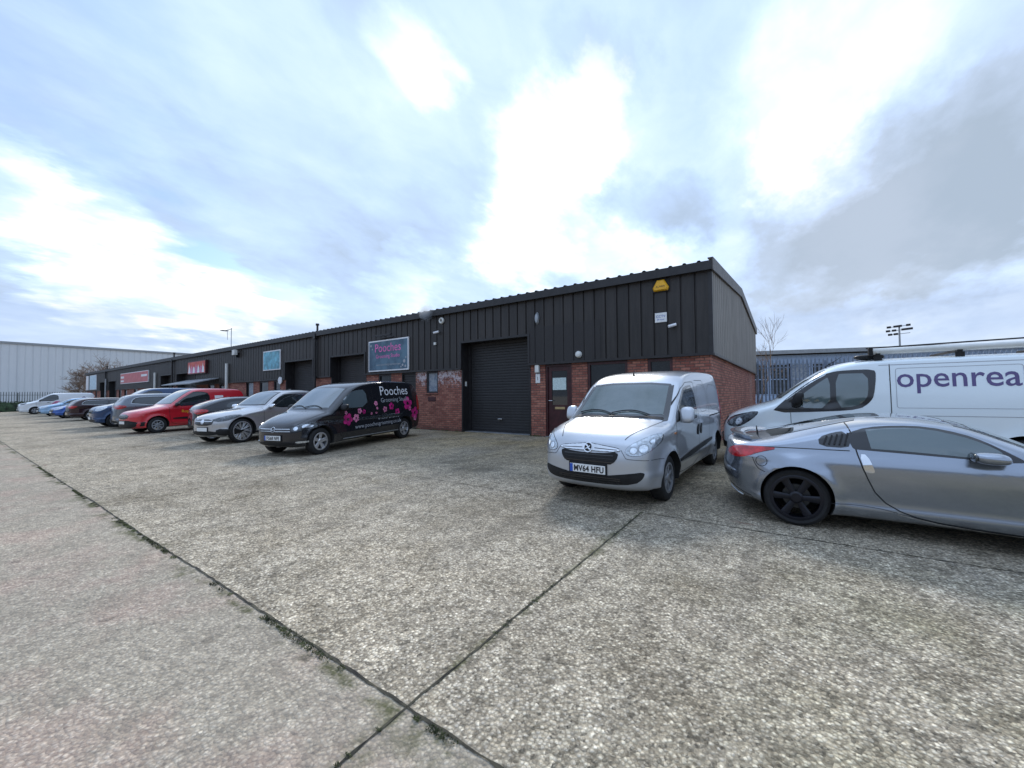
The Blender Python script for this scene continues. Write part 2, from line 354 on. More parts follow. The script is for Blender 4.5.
def clad(name, colr, colr2, rough=.42, streak=.5):
    m, k, b = mat_base(name); oc = k.n('ShaderNodeTexCoord').outputs['Object']
    mpn = k.n('ShaderNodeMapping'); k.t.links.new(oc, mpn.inputs[0]); mpn.inputs['Scale'].default_value = (1, 1, .09)
    st = k.noise(mpn.outputs[0], 14, 5, .6); bg_ = k.noise(oc, .9, 5, .6); fine = k.noise(oc, 30, 3, .6)
    # each pan keeps its own tone
    sp = k.n('ShaderNodeSeparateXYZ'); k.t.links.new(oc, sp.inputs[0])
    wn = k.n('ShaderNodeTexWhiteNoise', noise_dimensions='1D'); k.t.links.new(k.m('FLOOR', k.m('DIVIDE', k.m('ADD', sp.outputs[0], sp.outputs[1]), .3333)), wn.inputs['W'])
    f = k.m('ADD', k.m('MULTIPLY', k.ss(st, .3, .7), streak), k.m('MULTIPLY', wn.outputs[0], .3)); f = k.m('ADD', f, k.m('MULTIPLY', k.m('SUBTRACT', bg_, .5), .6), clamp=True)
    setc(k, b, 'Base Color', k.mix(f, colr, colr2))
    setc(k, b, 'Roughness', k.m('ADD', rough, k.m('MULTIPLY', k.m('SUBTRACT', k.m('ADD', st, fine), 1.), .3)))
    setc(k, b, 'Specular IOR Level', .45)
    return m
M['clad'] = clad('dark_grey_cladding', (.018, .0155, .0145), (.046, .040, .037), .5)
M['cladblue'] = clad('replaced_cladding', (.024, .021, .021), (.036, .033, .033), .6, .3)
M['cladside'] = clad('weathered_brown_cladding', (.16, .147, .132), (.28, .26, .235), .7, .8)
M['roofmat'] = clad('roof_sheeting', (.045, .042, .042), (.10, .09, .085), .6, .6)
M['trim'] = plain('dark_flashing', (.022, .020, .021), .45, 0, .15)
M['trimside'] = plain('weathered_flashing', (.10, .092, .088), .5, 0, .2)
M['shutter'] = clad('shutter_grey', (.026, .025, .026), (.040, .039, .040), .5, .4)
M['maroon'] = plain('maroon_frame', (.055, .012, .015), .4, 0, .2)
M['frameblack'] = plain('dark_window_frame', (.022, .016, .018), .4)
M['pane'] = glassy('window_glass', (.012, .015, .018), .03, .02)
M['panelight'] = glassy('curtained_window_glass', (.16, .20, .26), .12, .5)
M['paper'] = plain('paper_notice', (.62, .74, .72), .7, 0, .1, 20)
M['brass'] = plain('brass', (.55, .42, .22), .35, .7)
M['render'] = clad('pale_warehouse_cladding', (.60, .63, .66), (.70, .72, .74), .5, .35)
M['blueclad'] = clad('pale_blue_cladding', (.30, .40, .56), (.42, .52, .68), .5, .3)
M['roofgrey'] = plain('grey_roof_edge', (.30, .32, .34), .5)
M['palisade'] = plain('palisade_steel', (.20, .25, .33), .5, .3, .15)
M['palisade_dark'] = plain('green_grey_railing', (.19, .21, .21), .5, .2, .15)
M['bark'] = plain('bark', (.14, .105, .08), .9, 0, .3, 20)
M['twig'] = plain('twig', (.26, .19, .14), .9, 0, .3, 20)
M['hedge'] = plain('hedge_leaf', (.035, .065, .028), .7, 0, .45, 2)
M['joint'] = plain('joint_filler', (.040, .036, .022), .95, 0, .5, 9)
M['yellow'] = plain('alarm_yellow', (.80, .42, .02), .4, 0, .08)
M['lamp_white'] = plain('opal_plastic', (.72, .72, .68), .4, 0, .05)
M['teal_sign'] = plain('teal_signboard', (.16, .44, .55), .4, 0, .25, 3)
M['bluewhite'] = plain('pale_blue_signboard', (.55, .70, .80), .4, 0, .1, 4)

# ------------------------------------------------------------------ ground and joints
def build_ground():
    ys = [-400, -60, -20, -8] + [-8+i*.8 for i in range(1, 24)] + [11.2, 12, 30, 100, 400]; xs = [-400, -150, -80, -40, -20, -10, -5, 0, 5, 10, 20, 60, 150, 400]
    v = [(x, y, zg(x, y)) for y in ys for x in xs]; n = len(xs)
    f = [(j*n+i, j*n+i+1, (j+1)*n+i+1, (j+1)*n+i) for j in range(len(ys)-1) for i in range(n-1)]
    tag(mesh_obj('ground', v, f, M['concrete']), 'exposed aggregate concrete yard in large bays', None, None, 'structure')
build_ground()
def joint(name, p0, p1, wdt, lab):
    """ragged filled joint between two bays, lying just above the slab"""
    a, b_ = Vector(p0), Vector(p1); L_ = (b_-a).length; n = int(L_/.06); d = (b_-a)/L_; pr = Vector((-d.y, d.x))
    v = []; f = []; wob = 0
    for i in range(n+1):
        p = a+d*(L_*i/n); wob = wob*.93+random.uniform(-.0025, .0025); c = p+pr*wob
        for s_ in (-1, 1):
            q = c+pr*s_*(wdt/2*random.choice((.4, .7, .9, 1., 1.2, 1.5))); v.append((q.x, q.y, zg(q.x, q.y)+.004))
    for i in range(n): f.append((2*i, 2*i+2, 2*i+3, 2*i+1))
    tag(mesh_obj(name, v, f, M['joint']), lab, None, None, 'structure')
joint('slab_joint', (-70, 1.31), (8, 1.31), .015, 'long mossy joint running the length of the yard')
joint('slab_joint', (-1.545, -1.5), (-1.545, 4.84), .014, 'joint between concrete bays running towards the vans')
joint('slab_joint', (-1.545, 4.84), (14, 4.84), .013, 'joint in front of the parked silver coupe')
joint('slab_joint', (-40, 4.9), (-1.6, 4.84), .010, 'hairline joint in front of the parked row')

# ------------------------------------------------------------------ unit block
BX0, BX1, BY0, BY1 = -73.3, -1.69, 10.83, 23.6
ZB, ZE, ZR, YM = 2.49, 4.47, 5.24, 17.1      # brick top, cladding top, ridge
blk = tag(empty('industrial_unit_block', ((BX0+BX1)/2, (BY0+BY1)/2, .2)), 'long low terrace of units in dark ribbed cladding over red brick', 'building')
BO = Vector(blk.location)
class B(MB):      # builder in world coordinates, parented to the block
    def out(s, name, mat, parent=blk, smooth=False, bevel=0):
        o = MB.out(s, name, mat, None, smooth, bevel)
        o.parent = parent
        off = Vector((0, 0, 0)); p = parent
        while p is not None: off += Vector(p.location); p = p.parent
        o.location = -off
        return o
ZF = zg(0, 11)-.03
GAR = [(-9.78, -6.94), (-18.14, -15.48), (-22.53, -19.75), (-39.68, -35.75), (-43.62, -40.9), (-61.6, -58.6), (-65.7, -63.3)]
ZG = 3.40
# narrow openings in the brick (x0,x1,z0,kind): doors and windows reach up to the cladding
OPN = [(-6.36, -5.45, ZF, 'door'), (-4.95, -3.76, .95, 'win'), (-3.22, -2.58, 1.5, 'win'), (-11.66, -11.03, 1.62, 'small'),
       (-14.60, -13.75, 1.4, 'win'), (-13.10, -12.25, ZF, 'louvre'),
       (-27.5, -26.5, ZF, 'pdoor'), (-25.7, -24.6, 1.0, 'win'), (-23.95, -23.2, 1.2, 'win'),
       (-31.6, -30.8, 1.2, 'win'), (-33.5, -32.4, 1.0, 'win'), (-46.3, -45.3, ZF, 'pdoor'), (-48.6, -47.3, 1., 'win'), (-52, -50.8, 1., 'win'), (-55.5, -54.5, ZF, 'pdoor'), (-57.6, -56.6, 1.2, 'win'), (-68.5, -67.6, ZF, 'pdoor'), (-71, -70, 1.2, 'win')]
cuts = sorted([(a, b_) for a, b_, *_ in OPN] + GAR)
br = B(); x = BX0
for a, b_ in cuts:
    if a > x: B().box(x, a, BY0, BY0+.26, 0, ZB).out('front_brick_wall', M['brick'])
    x = b_
B().box(x, BX1, BY0, BY0+.26, 0, ZB).out('front_brick_wall', M['brick'])
for a, b_, z0, kd in OPN:
    if z0 > ZF: B().box(a, b_, BY0, BY0+.26, 0, z0).out('brick_sill_wall', M['brick'])
B().box(BX1-.26, BX1, BY0+.262, BY1, 0, ZB).out('side_brick_wall', M['brick'])
B().box(BX0, BX1-.262, BY1-.26, BY1, 0, ZB).box(BX0, BX0+.26, BY0+.262, BY1-.262, 0, ZB).out('rear_brick_wall', M['brick'])

def ribs_x(mb, x0, x1, z0, z1, y, pitch=1/3, dep=.036, g=.05):
    """front-facing sheeting: flat pans with a narrow folded rib groove each pitch; x aligned to the world grid"""
    xs = []; i = math.floor(x0/pitch)
    pts = [(x0, y)]
    while i*pitch < x1:
        c = i*pitch
        for dx, dy in ((-g/2, 0), (-g/2+.012, dep), (g/2-.012, dep), (g/2, 0)):
            if x0 < c+dx < x1: pts.append((c+dx, y+dy))
        i += 1
    pts.append((x1, y))
    for (xa, ya), (xb, yb) in zip(pts, pts[1:]): mb.quad((xa, ya, z0), (xb, yb, z0), (xb, yb, z1), (xa, ya, z1))
def ribs_y(mb, y0, y1, z0, ztop, x, pitch=1/3, dep=.036, g=.05, sgn=1):
    pts = [(y0, x)]; i = math.floor(y0/pitch)
    while i*pitch < y1:
        c = i*pitch
        for dy, dx in ((-g/2, 0), (-g/2+.012, -dep*sgn), (g/2-.012, -dep*sgn), (g/2, 0)):
            if y0 < c+dy < y1: pts.append((c+dy, x+dx))
        i += 1
    pts.append((y1, x))
    for (ya, xa), (yb, xb) in zip(pts, pts[1:]):
        za, zb_ = ztop(ya), ztop(yb)
        mb.quad((xa, ya, z0), (xb, yb, z0), (xb, yb, zb_), (xa, ya, za))
def roofz(y): return ZR-(ZR-4.63)*abs(y-YM)/(YM-BY0)
cl = B(); x = BX0; zc0 = ZB+.015
for a, b_ in sorted(GAR):
    ribs_x(cl, x, a, zc0, ZE+.1, BY0-.075); ribs_x(cl, a, b_, ZG, ZE+.1, BY0-.075); x = b_
ribs_x(cl, x, BX1+.055, zc0, ZE+.1, BY0-.075)
cl.out('front_cladding', M['clad'])
ov = B(); ribs_x(ov, -6.93, -4.5, zc0-.012, 3.63, BY0-.082, g=.03, dep=.02); ov.out('patched_cladding', M['cladblue'])
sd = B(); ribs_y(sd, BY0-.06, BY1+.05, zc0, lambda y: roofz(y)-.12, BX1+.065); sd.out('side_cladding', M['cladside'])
B().box(BX0-.05, BX1-.3, BY1+.001, BY1+.05, zc0, 4.6).box(BX0-.05, BX0-.001, BY0-.05, BY1, zc0, 4.6).out('rear_cladding', M['clad'])
# corner flashing, drip trims, jamb linings
tr = B()
tr.box(BX1-.02, BX1+.078, BY0-.092, BY0-.03, zc0-.01, ZE+.1)
x = BX0
for a, b_ in sorted(GAR):
    tr.box(x, a, BY0-.10, BY0-.002, ZB-.045, ZB+.022); x = b_
    tr.box(a-.07, a+.002, BY0-.098, BY0+.47, ZB+.02, ZG+.06); tr.box(b_-.002, b_+.07, BY0-.098, BY0+.47, ZB+.02, ZG+.06)
    tr.box(a+.003, b_-.003, BY0-.095, BY0+.47, ZG-.02, ZG+.055)
    tr.box(a-.05, a+.003, BY0-.012, BY0+.47, .0, ZB+.019); tr.box(b_-.003, b_+.05, BY0-.012, BY0+.47, .0, ZB+.019)
tr.box(x, BX1+.07, BY0-.10, BY0-.002, ZB-.045, ZB+.022)
tr.out('flashing', M['trim'])
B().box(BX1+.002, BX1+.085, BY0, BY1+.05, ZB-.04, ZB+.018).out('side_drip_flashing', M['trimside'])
# roof: two ribbed slopes with eaves fascia/gutter and verge trims
rf = B(); pitch = .3333; zt = 4.72
def slope(y0, z0, y1, z1):
    nx = int((BX1+.16-(BX0-.1))/pitch); x = BX0-.1
    for i in range(nx+1):
        xa = x; pts = [(xa, 0), (xa+.14, 0), (xa+.165, .035), (xa+.215, .035), (xa+.24, 0), (xa+pitch, 0)]
        pts = [(min(p, BX1+.09), q) for p, q in pts]
        for (a, da), (b_, db) in zip(pts, pts[1:]):
            if b_-a > 1e-4: rf.quad((a, y0, z0+da), (b_, y0, z0+db), (b_, y1, z1+db), (a, y1, z1+da))
        x += pitch
slope(BY0-.20, zt, YM, ZR+.08); slope(YM, ZR+.08, BY1+.16, zt)
rf.out('roof', M['roofmat'])
B().box(BX0-.12, BX1+.09, BY0-.21, BY0-.115, 4.50, zt-.004).box(BX0-.12, BX1+.09, BY0-.113, BY0-.02, 4.51, 4.55).out('fascia_gutter', M['trim'])
vg = B()
for (ya, za, yb, zb_) in ((BY0-.20, zt, YM, ZR+.08), (YM, ZR+.08, BY1+.16, zt)):
    for xx in (BX1+.095,):
        for dz0, dz1, x0, x1 in ((-.24, .045, xx, xx+.03), (.045, .07, xx-.09, xx+.03)):
            b0 = len(vg.v)
            for X_ in (x0, x1): vg.v += [(X_, ya, za+dz0), (X_, yb, zb_+dz0), (X_, yb, zb_+dz1), (X_, ya, za+dz1)]
            vg.f += [(b0, b0+1, b0+2, b0+3), (b0+7, b0+6, b0+5, b0+4)]+[(b0+i, b0+4+i, b0+4+(i+1) % 4, b0+(i+1) % 4) for i in range(4)]
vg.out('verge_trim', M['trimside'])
sf = B(); sf.quad((BX1+.06, BY0-.2, zt-.235), (BX1+.06, YM, ZR-.155), (BX1+.098, YM, ZR-.155), (BX1+.098, BY0-.2, zt-.235)); sf.quad((BX1+.06, YM, ZR-.155), (BX1+.06, BY1+.16, zt-.235), (BX1+.098, BY1+.16, zt-.235), (BX1+.098, YM, ZR-.155))
sf.out('verge_soffit', M['trim'])
# dark interior backing so openings never show daylight
B().box(BX0+.3, BX1-.3, BY0+.9, BY0+.95, 0, 4.4).out('inner_partition', M['frameblack'])
for xd in (-19.36, -40.45, -62.6):
    B().tube([(xd, BY0-.17, ZF), (xd, BY0-.17, 4.5)], .065, 12).box(xd-.10, xd+.10, BY0-.24, BY0-.09, 4.38, 4.62).out('downpipe', M['trim'], smooth=True)
    B().tube([(xd, BY0-.05, 4.7), (xd, BY0-.05, 5.12)], .05, 10).tube([(xd, BY0-.05, 5.05), (xd, BY0-.05, 5.14)], .085, 10).out('vent_pipe', M['trim'], smooth=True)
for xd in (-29.9, -44.8, -62.3):
    B().tube([(xd, BY0-.18, ZF), (xd, BY0-.18, 3.70)], .085, 12).out('conduit_cover', M['steel'] if xd < -60 else M['lamp_white'], smooth=True)
    tag(bpy.context.scene.objects[-1]) if False else None
# shutters
for gi, (a, b_) in enumerate(GAR):
    d = B(); z = ZF; yy = BY0+.40
    sh = .094
    while z < ZG-.02:       # curved interlocking laths
        z1 = min(z+sh, ZG)
        prof = [(yy, z), (yy-.007, z+sh*.10), (yy-.009, z+sh*.5), (yy-.007, z+sh*.88), (yy, min(z+sh*.96, z1))]
        for (ya, za), (yb, zb_) in zip(prof, prof[1:]): d.quad((a+.004, ya, za), (b_-.004, ya, za), (b_-.004, yb, zb_), (a+.004, yb, zb_))
        z += sh
    o = d.out('roller_shutter', M['shutter'])
    for xa, xb in ((a+.004, a+.085), (b_-.085, b_-.004)): B().box(xa, xb, yy-.075, yy-.022, ZF, ZG-.03).out('guide_rail', M['trim'], o)
    B().box(a+.086, b_-.086, yy-.045, yy-.021, ZF, ZF+.08).out('bottom_rail', M['trim'], o)
    if gi == 0:
        B().box(-8.47, -8.30, yy-.075, yy-.022, .66, .71).out('handle', M['chrome'], o, bevel=.01)
        B().box(a+.003, a+.02, BY0+.12, BY0+.2, 1.85, 2.02).out('key_switch', M['lamp_white'], o)
        B().box(a+.002, b_-.002, BY0+.1, BY0+.46, .0, ZF+.045).out('threshold', M['steel'], o)
    elif gi < 3:
        B().box(a+.003, a+.03, BY0+.12, BY0+.22, 1.75, 1.95).out('key_switch', M['lamp_white'], o)
# doors and windows
def frame_part(name, a, b_, z0, z1, wd, y0, y1, mat, parent=blk):
    m_ = B(); m_.box(a, a+wd, y0, y1, z0, z1); m_.box(b_-wd, b_, y0, y1, z0, z1); m_.box(a+wd, b_-wd, y0, y1, z1-wd, z1)
    if z0 > .5: m_.box(a+wd, b_-wd, y0, y1, z0, z0+wd)
    return m_.out(name, mat, parent)
for i, (a, b_, z0, kd) in enumerate(OPN):
    z1 = ZB-.05; y = BY0+.05
    if kd == 'door':
        d = B(); d.box(a+.07, b_-.07, y+.02, y+.07, ZF, 1.20); d.box(a+.07, a+.19, y+.02, y+.07, 1.2, z1-.06); d.box(b_-.19, b_-.07, y+.02, y+.07, 1.2, z1-.06); d.box(a+.19, b_-.19, y+.02, y+.07, z1-.2, z1-.06)
        d = d.out('entrance_door', M['maroon']); frame_part('door_frame', a, b_, ZF, z1, .065, y-.02, y+.1, M['maroon'], d)
        B().box(a+.19, b_-.19, y+.04, y+.05, 1.2, z1-.2).out('pane', M['pane'], d)
        B().box(a+.22, b_-.23, y+.025, y+.034, 1.66, 2.03).out('paper_notice', M['paper'], d)
        B().box(a+.30, b_-.27, y+.005, y+.019, 1.07, 1.14).out('letterbox', M['brass'], d, bevel=.004)
        B().tube([(a+.125, y-.04, 1.33), (a+.125, y+.02, 1.33)], .014).tube([(a+.115, y-.04, 1.33), (a+.24, y-.045, 1.33)], .012).out('handle', M['chrome'], d)
        B().box(a, b_, BY0-.03, y-.022, ZF-.1, ZF+.05).out('doorstep', M['steel'], d)
    elif kd == 'pdoor':
        d = B().box(a+.06, b_-.06, y+.03, y+.07, ZF, 1.15).box(a+.06, a+.2, y+.03, y+.07, 1.15, z1-.06).box(b_-.2, b_-.06, y+.03, y+.07, 1.15, z1-.06).out('entrance_door', M['frameblack'])
        frame_part('door_frame', a, b_, ZF, z1, .06, y-.02, y+.1, M['frameblack'], d)
        B().box(a+.2, b_-.2, y+.04, y+.05, 1.15, z1-.06).out('pane', M['panelight'], d)
    elif kd == 'louvre':
        d = B()
        for kz in range(22): d.box(a, b_, y+.02, y+.06, ZF+.1*kz+.006, ZF+.1*kz+.094)
        d = d.out('security_shutter', M['trim']); frame_part('shutter_frame', a-.0, b_, ZF, z1, .05, y-.03, y+.018, M['trim'], d)
    else:
        fr = frame_part('window', a, b_, z0, z1, .075 if kd == 'win' else .06, y-.03, y+.06, M['maroon'] if i < 3 else M['frameblack'])
        B().box(a+.06, b_-.06, y+.02, y+.03, z0+.06, z1-.06).out('pane', M['panelight'] if kd == 'small' else M['pane'], fr)
        B().box(a-.03, b_+.03, BY0-.035, BY0+.019, z0-.05, z0-.001).out('sill', M['trim'] if kd != 'small' else M['brick'], fr)
B().box(-11.56, -11.14, BY0-.012, BY0-.002, 1.31, 1.47).out('air_grille', M['maroon'])

# ------------------------------------------------------------------ vehicles
def chaikin(pts, n=2, closed=False):
    for _ in range(n):
        q = []
        rng = range(len(pts)) if closed else range(len(pts)-1)
        if not closed: q.append(pts[0])
        for i in rng:
            a, b_ = pts[i], pts[(i+1) % len(pts)]
            q.append(tuple(x*.75+y*.25 for x, y in zip(a, b_))); q.append(tuple(x*.25+y*.75 for x, y in zip(a, b_)))
        if not closed: q.append(pts[-1])
        pts = q
    return pts
def resample(pts, n, dims=2):
    L_ = [0]
    for a, b_ in zip(pts, pts[1:]): L_.append(L_[-1]+sqrt(sum((a[i]-b_[i])**2 for i in range(dims))))
    out = []; j = 0
    for i in range(n+1):
        t = L_[-1]*i/n
        while j < len(L_)-2 and L_[j+1] < t: j += 1
        f = (t-L_[j])/max(1e-9, L_[j+1]-L_[j]); out.append(tuple(a+(b_-a)*f for a, b_ in zip(pts[j], pts[j+1])))
    return out
def text_mesh(s, size, align='CENTER', shear=0., spacing=1., bold=0., thick=0.):
    c = bpy.data.curves.new('lettering', 'FONT'); c.body = s; c.size = size; c.align_x = align; c.shear = shear; c.space_character = spacing; c.offset = bold; c.resolution_u = 3; c.extrude = thick
    o = bpy.data.objects.new('lettering', c); COL.objects.link(o); dg = bpy.context.evaluated_depsgraph_get(); dg.update()
    me = bpy.data.meshes.new_from_object(o.evaluated_get(dg)); bpy.data.objects.remove(o); bpy.data.curves.remove(c)
    bm = bmesh.new(); bm.from_mesh(me); bmesh.ops.triangulate(bm, faces=[f for f in bm.faces if len(f.verts) > 4]); 
    v = [tuple(x.co) for x in bm.verts]; bm.verts.index_update(); f = [tuple(q.index for q in p.verts) for p in bm.faces]; bm.free(); bpy.data.meshes.remove(me)
    return v, f
def flat_text(name, s, size, fn, mat, parent, **kw):
    """fn maps text plane (x,y,depth) to parent-local 3-D"""
    v, f = text_mesh(s, size, **kw); o = mesh_obj(name, [fn(*p) for p in v], f, mat, parent); return o

class Car:
    def __init__(s, rootname, label, cat, sp, group=None):
        s.sp = sp; s.L = sp['L']; s.W = sp['W']/2; s.root = tag(empty(rootname), label, cat, group)
        s.p = sp.get('p', 2.6); s.build(); s.wheels()
    def width(s, x, z):
        sp = s.sp; w = s.W; L = s.L
        lf, kf = sp.get('front', (1.1, .12)); lr, kr = sp.get('rear', (1.0, .08))
        if x < lf: w -= kf*((lf-x)/lf)**2
        if x > L-lr: w -= kr*((x-L+lr)/lr)**2
        b0, b1, tum = sp['belt']; zb = b0+b1*x; d = z-zb
        if d > 0: w -= tum*(sqrt(d*d+.0016)-.04)+sp.get('tum2', .0)*d*d
        w -= sp.get('tuck', .10)*max(0, .55-z)**1.3
        kz, ku, kd = sp.get('knee', (0, 0, 0)); w -= ku*max(0, min(z, zb)-kz)+kd*max(0, kz-z) if kz else 0
        w += sp.get('sh', .012)*exp(-((d+.10)/.07)**2)
        for (zc, sl_, amp, wd) in sp.get('creases', ()):
            w += amp*exp(-((z-zc-sl_*x)/wd)**2)
        for ax in (sp['ax'], sp['ax']+sp['wb']):
            r = sqrt((x-ax)**2+(z-sp['R'])**2); Ra = sp['R']+sp.get('gap', .05)
            if r < Ra+.22: w += sp.get('flare', .016)*exp(-((max(0, r-Ra))/.07)**2)
        return w
    def build(s):
        sp = s.sp; L = s.L; n = 150; zs = sp.get('zs', .52); cor = sp.get('smooth', 2)
        top = resample(chaikin(sp['top'], cor), n); bot = resample(chaikin([sp['top'][0]]+sp.get('bot', [(0.0, .34, .28), (.05, .24, .2), (.30, .19, .1), (L-.4, .22, .1), (L-.06, .27, .15), (L, .36, .2)])+[sp['top'][-1]], 2), n)
        loop = top+bot[::-1][1:-1]; m = len(loop)
        e = sp.get('spine', .5); m1, m2 = 12, 12
        def spine(k): return (e+(L-2*e)*k/n, zs)
        V = []; rows = []
        for i in range(m):
            k = i if i <= n else m-i
            ox, oz, r = loop[i]; sx, sz = spine(k); D = sqrt((sx-ox)**2+(sz-oz)**2); r = min(r, D*.9)
            pts = []
            for j in range(m1+1):
                ph = pi/2*j/m1; u = sin(ph)**(2/s.p) if j else 0.; d = r*(1-cos(ph)**(2/s.p)); pts.append((u, d))
            for j in range(1, m2+1): pts.append((1., r+(D-r)*j/m2))
            row = []
            for u, d in pts:
                x = ox+(sx-ox)*d/D; z = oz+(sz-oz)*d/D; row.append((x, s.width(x, z)*u, z))
            rows.append(row)
        T = m1+m2; idx = {}
        def vid(i, j, sg):
            i %= m
            if j == 0: key = (i, 0, 0)
            elif j == T: key = (min(i, m-i) if i > n else i, T, sg)
            else: key = (i, j, sg)
            if key not in idx:
                x, y, z = rows[key[0]][j]; idx[key] = len(V); V.append((x-L/2, y*sg if j else 0., z))
            return idx[key]
        F_ = []
        for i in range(m):
            for j in range(T):
                for sg in (-1, 1):
                    q = [vid(i, j, sg), vid(i+1, j, sg), vid(i+1, j+1, sg), vid(i, j+1, sg)]
                    if sg > 0: q = q[::-1]
                    u = []
                    for a in q:
                        if a not in u: u.append(a)
                    if len(u) > 2: F_.append(tuple(u))
        me = bpy.data.meshes.new('body'); me.from_pydata(V, [], F_); me.materials.append(sp['mat']); me.materials.append(M['liner'])
        bm = bmesh.new(); bm.from_mesh(me); bmesh.ops.recalc_face_normals(bm, faces=bm.faces); bm.to_mesh(me); s.bvh = BVHTree.FromBMesh(bm); bm.free()
        body = link(bpy.data.objects.new('body', me), s.root)
        # cut the wheel arches
        cv = MB(); Ra = sp['R']+sp.get('gap', .05)
        for ax in (sp['ax'], sp['ax']+sp['wb']):
            for sg in (-1, 1):
                y0, y1 = sorted((sg*(s.W-.33), sg*(s.W+.3))); b0 = len(cv.v); k_ = 48
                for yy in (y0, y1):
                    for k in range(k_): t = 2*pi*k/k_; cv.v.append((ax-L/2+Ra*cos(t), yy, sp['R']+.01+Ra*sin(t)))
                cv.f += [(b0+k, b0+(k+1) % k_, b0+k_+(k+1) % k_, b0+k_+k) for k in range(k_)]+[tuple(b0+k for k in range(k_))[::-1], tuple(b0+k_+k for k in range(k_))]
        cm = bpy.data.meshes.new('arch_cut'); cm.from_pydata(cv.v, [], cv.f); cm.materials.append(M['liner'])
        bm = bmesh.new(); bm.from_mesh(cm); bmesh.ops.recalc_face_normals(bm, faces=bm.faces); bm.to_mesh(cm); bm.free()
        co = link(bpy.data.objects.new('arch_cut', cm)); md = body.modifiers.new('b', 'BOOLEAN'); md.object = co; md.operation = 'DIFFERENCE'; md.solver = 'EXACT'; md.material_mode = 'TRANSFER'
        dg = bpy.context.evaluated_depsgraph_get(); dg.update(); nm = bpy.data.meshes.new_from_object(body.evaluated_get(dg)); body.modifiers.clear(); body.data = nm
        bpy.data.objects.remove(co)
        for p in nm.polygons: p.use_smooth = True
        nm.set_sharp_from_angle(angle=radians(38)); s.body = body
    def wheels(s):
        sp = s.sp; R = sp['R']; tw = sp.get('tw', .2); Rr = sp.get('rim', .64)*R; st = sp.get('spokes', (5, .06, .045, False))
        w0 = MB().lathe([(.001, -tw*.1), (R*.42, -tw*.1), (R*.42, .02), (.001, .02)], n=28).out('wheel', M['hubsteel'], s.root)
        y = tw/2
        ty = MB().lathe([(Rr-.005, y*.75), (Rr, y*.95), (Rr+.03, y), (R-.035, y*.98), (R-.012, y*.86), (R, y*.6), (R, -y*.6), (R-.012, -y*.86), (R-.035, -y*.98), (Rr+.03, -y), (Rr, -y*.95), (Rr-.005, -y*.75)], n=48).out('tyre', M['tyre'], w0, smooth=30)
        rm = MB(); rm.lathe([(Rr, y*.8), (Rr-.02, y*.8), (Rr-.03, y*.5), (Rr-.03, -y*.98), (Rr-.012, -y*1.0), (Rr+.002, -y*.96), (Rr+.002, -y*.8)], n=48)
        ns, w1, w2, dbl = st; fy = -y*sp.get('face', .80)
        if ns:
            rm.lathe([(.001, fy-.012), (.045, fy-.012), (.062, fy), (.062, fy+.05)], n=24)
            for k in range(ns):
                for off in ((-.075, .075) if dbl else (0,)):
                    t = 2*pi*k/ns+pi/2+off*(1.6 if dbl else 1); t0 = 2*pi*k/ns+pi/2
                    b0 = len(rm.v); c0 = (cos(t0), sin(t0)); c1 = (cos(t), sin(t))
                    for (rr, wd, yy, dd, c) in ((.045, w1/2, fy, .03, c0), (Rr-.018, w2/2, fy-.006, .022, c1)):
                        nx, nz = -c[1], c[0]
                        for a, yo in ((-1, yy+dd), (-1, yy+.006), (-.6, yy), (.6, yy), (1, yy+.006), (1, yy+dd)): rm.v.append((c[0]*rr+nx*a*wd, yo, c[1]*rr+nz*a*wd))
                    rm.f += [(b0+i, b0+6+i, b0+7+i, b0+1+i) for i in range(5)]
        else:      # pressed steel wheel / trim disc with holes suggested by raised ribs
            rm.lathe([(.001, fy-.03), (.05, fy-.03), (.09, fy-.012), (Rr*.55, fy-.016), (Rr*.62, fy+.004), (Rr-.035, fy-.004), (Rr-.015, fy+.004)], n=48)
            for k in range(9):
                t = 2*pi*k/9; cx_, cz_ = cos(t)*Rr*.76, sin(t)*Rr*.76; rm.lathe([(.001, fy-.009), (.03, fy-.009), (.034, fy+.01)], (cx_, 0, cz_), n=10)
        rim = rm.out('rim', sp.get('rimmat', M['alloy']), w0, smooth=30)
        zc = R-.004
        for i, ax in enumerate((sp['ax'], sp['ax']+sp['wb'])):
            for sg in (-1, 1):
                if i == 0 and sg == -1: w_ = w0; 
                else:
                    w_ = w0.copy(); COL.objects.link(w_)
                    for ch in (ty, rim): c = ch.copy(); COL.objects.link(c); c.parent = w_
                w_.location = (ax-s.L/2, sg*(s.W-tw/2-sp.get('inset', .03)), zc); steer = sp.get('steer', 0) if i == 0 else 0
                w_.rotation_euler = (0, random.uniform(0, 6) if ns else 0, (0 if sg < 0 else pi)+radians(steer)); w_.rotation_mode = 'ZXY' if False else 'XYZ'
    dz = 0.
    def hit(s, proj, a, b_, side=-1):
        L2 = s.L/2; b_ = b_+s.dz
        if proj == 'side': o, d = Vector((a-L2, side*3, b_)), Vector((0, -side, 0))
        elif proj == 'front': o, d = Vector((-L2-3, a, b_)), Vector((1, 0, 0))
        elif proj == 'rear': o, d = Vector((L2+3, a, b_)), Vector((-1, 0, 0))
        else: o, d = Vector((a-L2, b_, 5)), Vector((0, 0, -1))
        h, nrm, _, _ = s.bvh.ray_cast(o, d); return (h, nrm) if h is not None else None
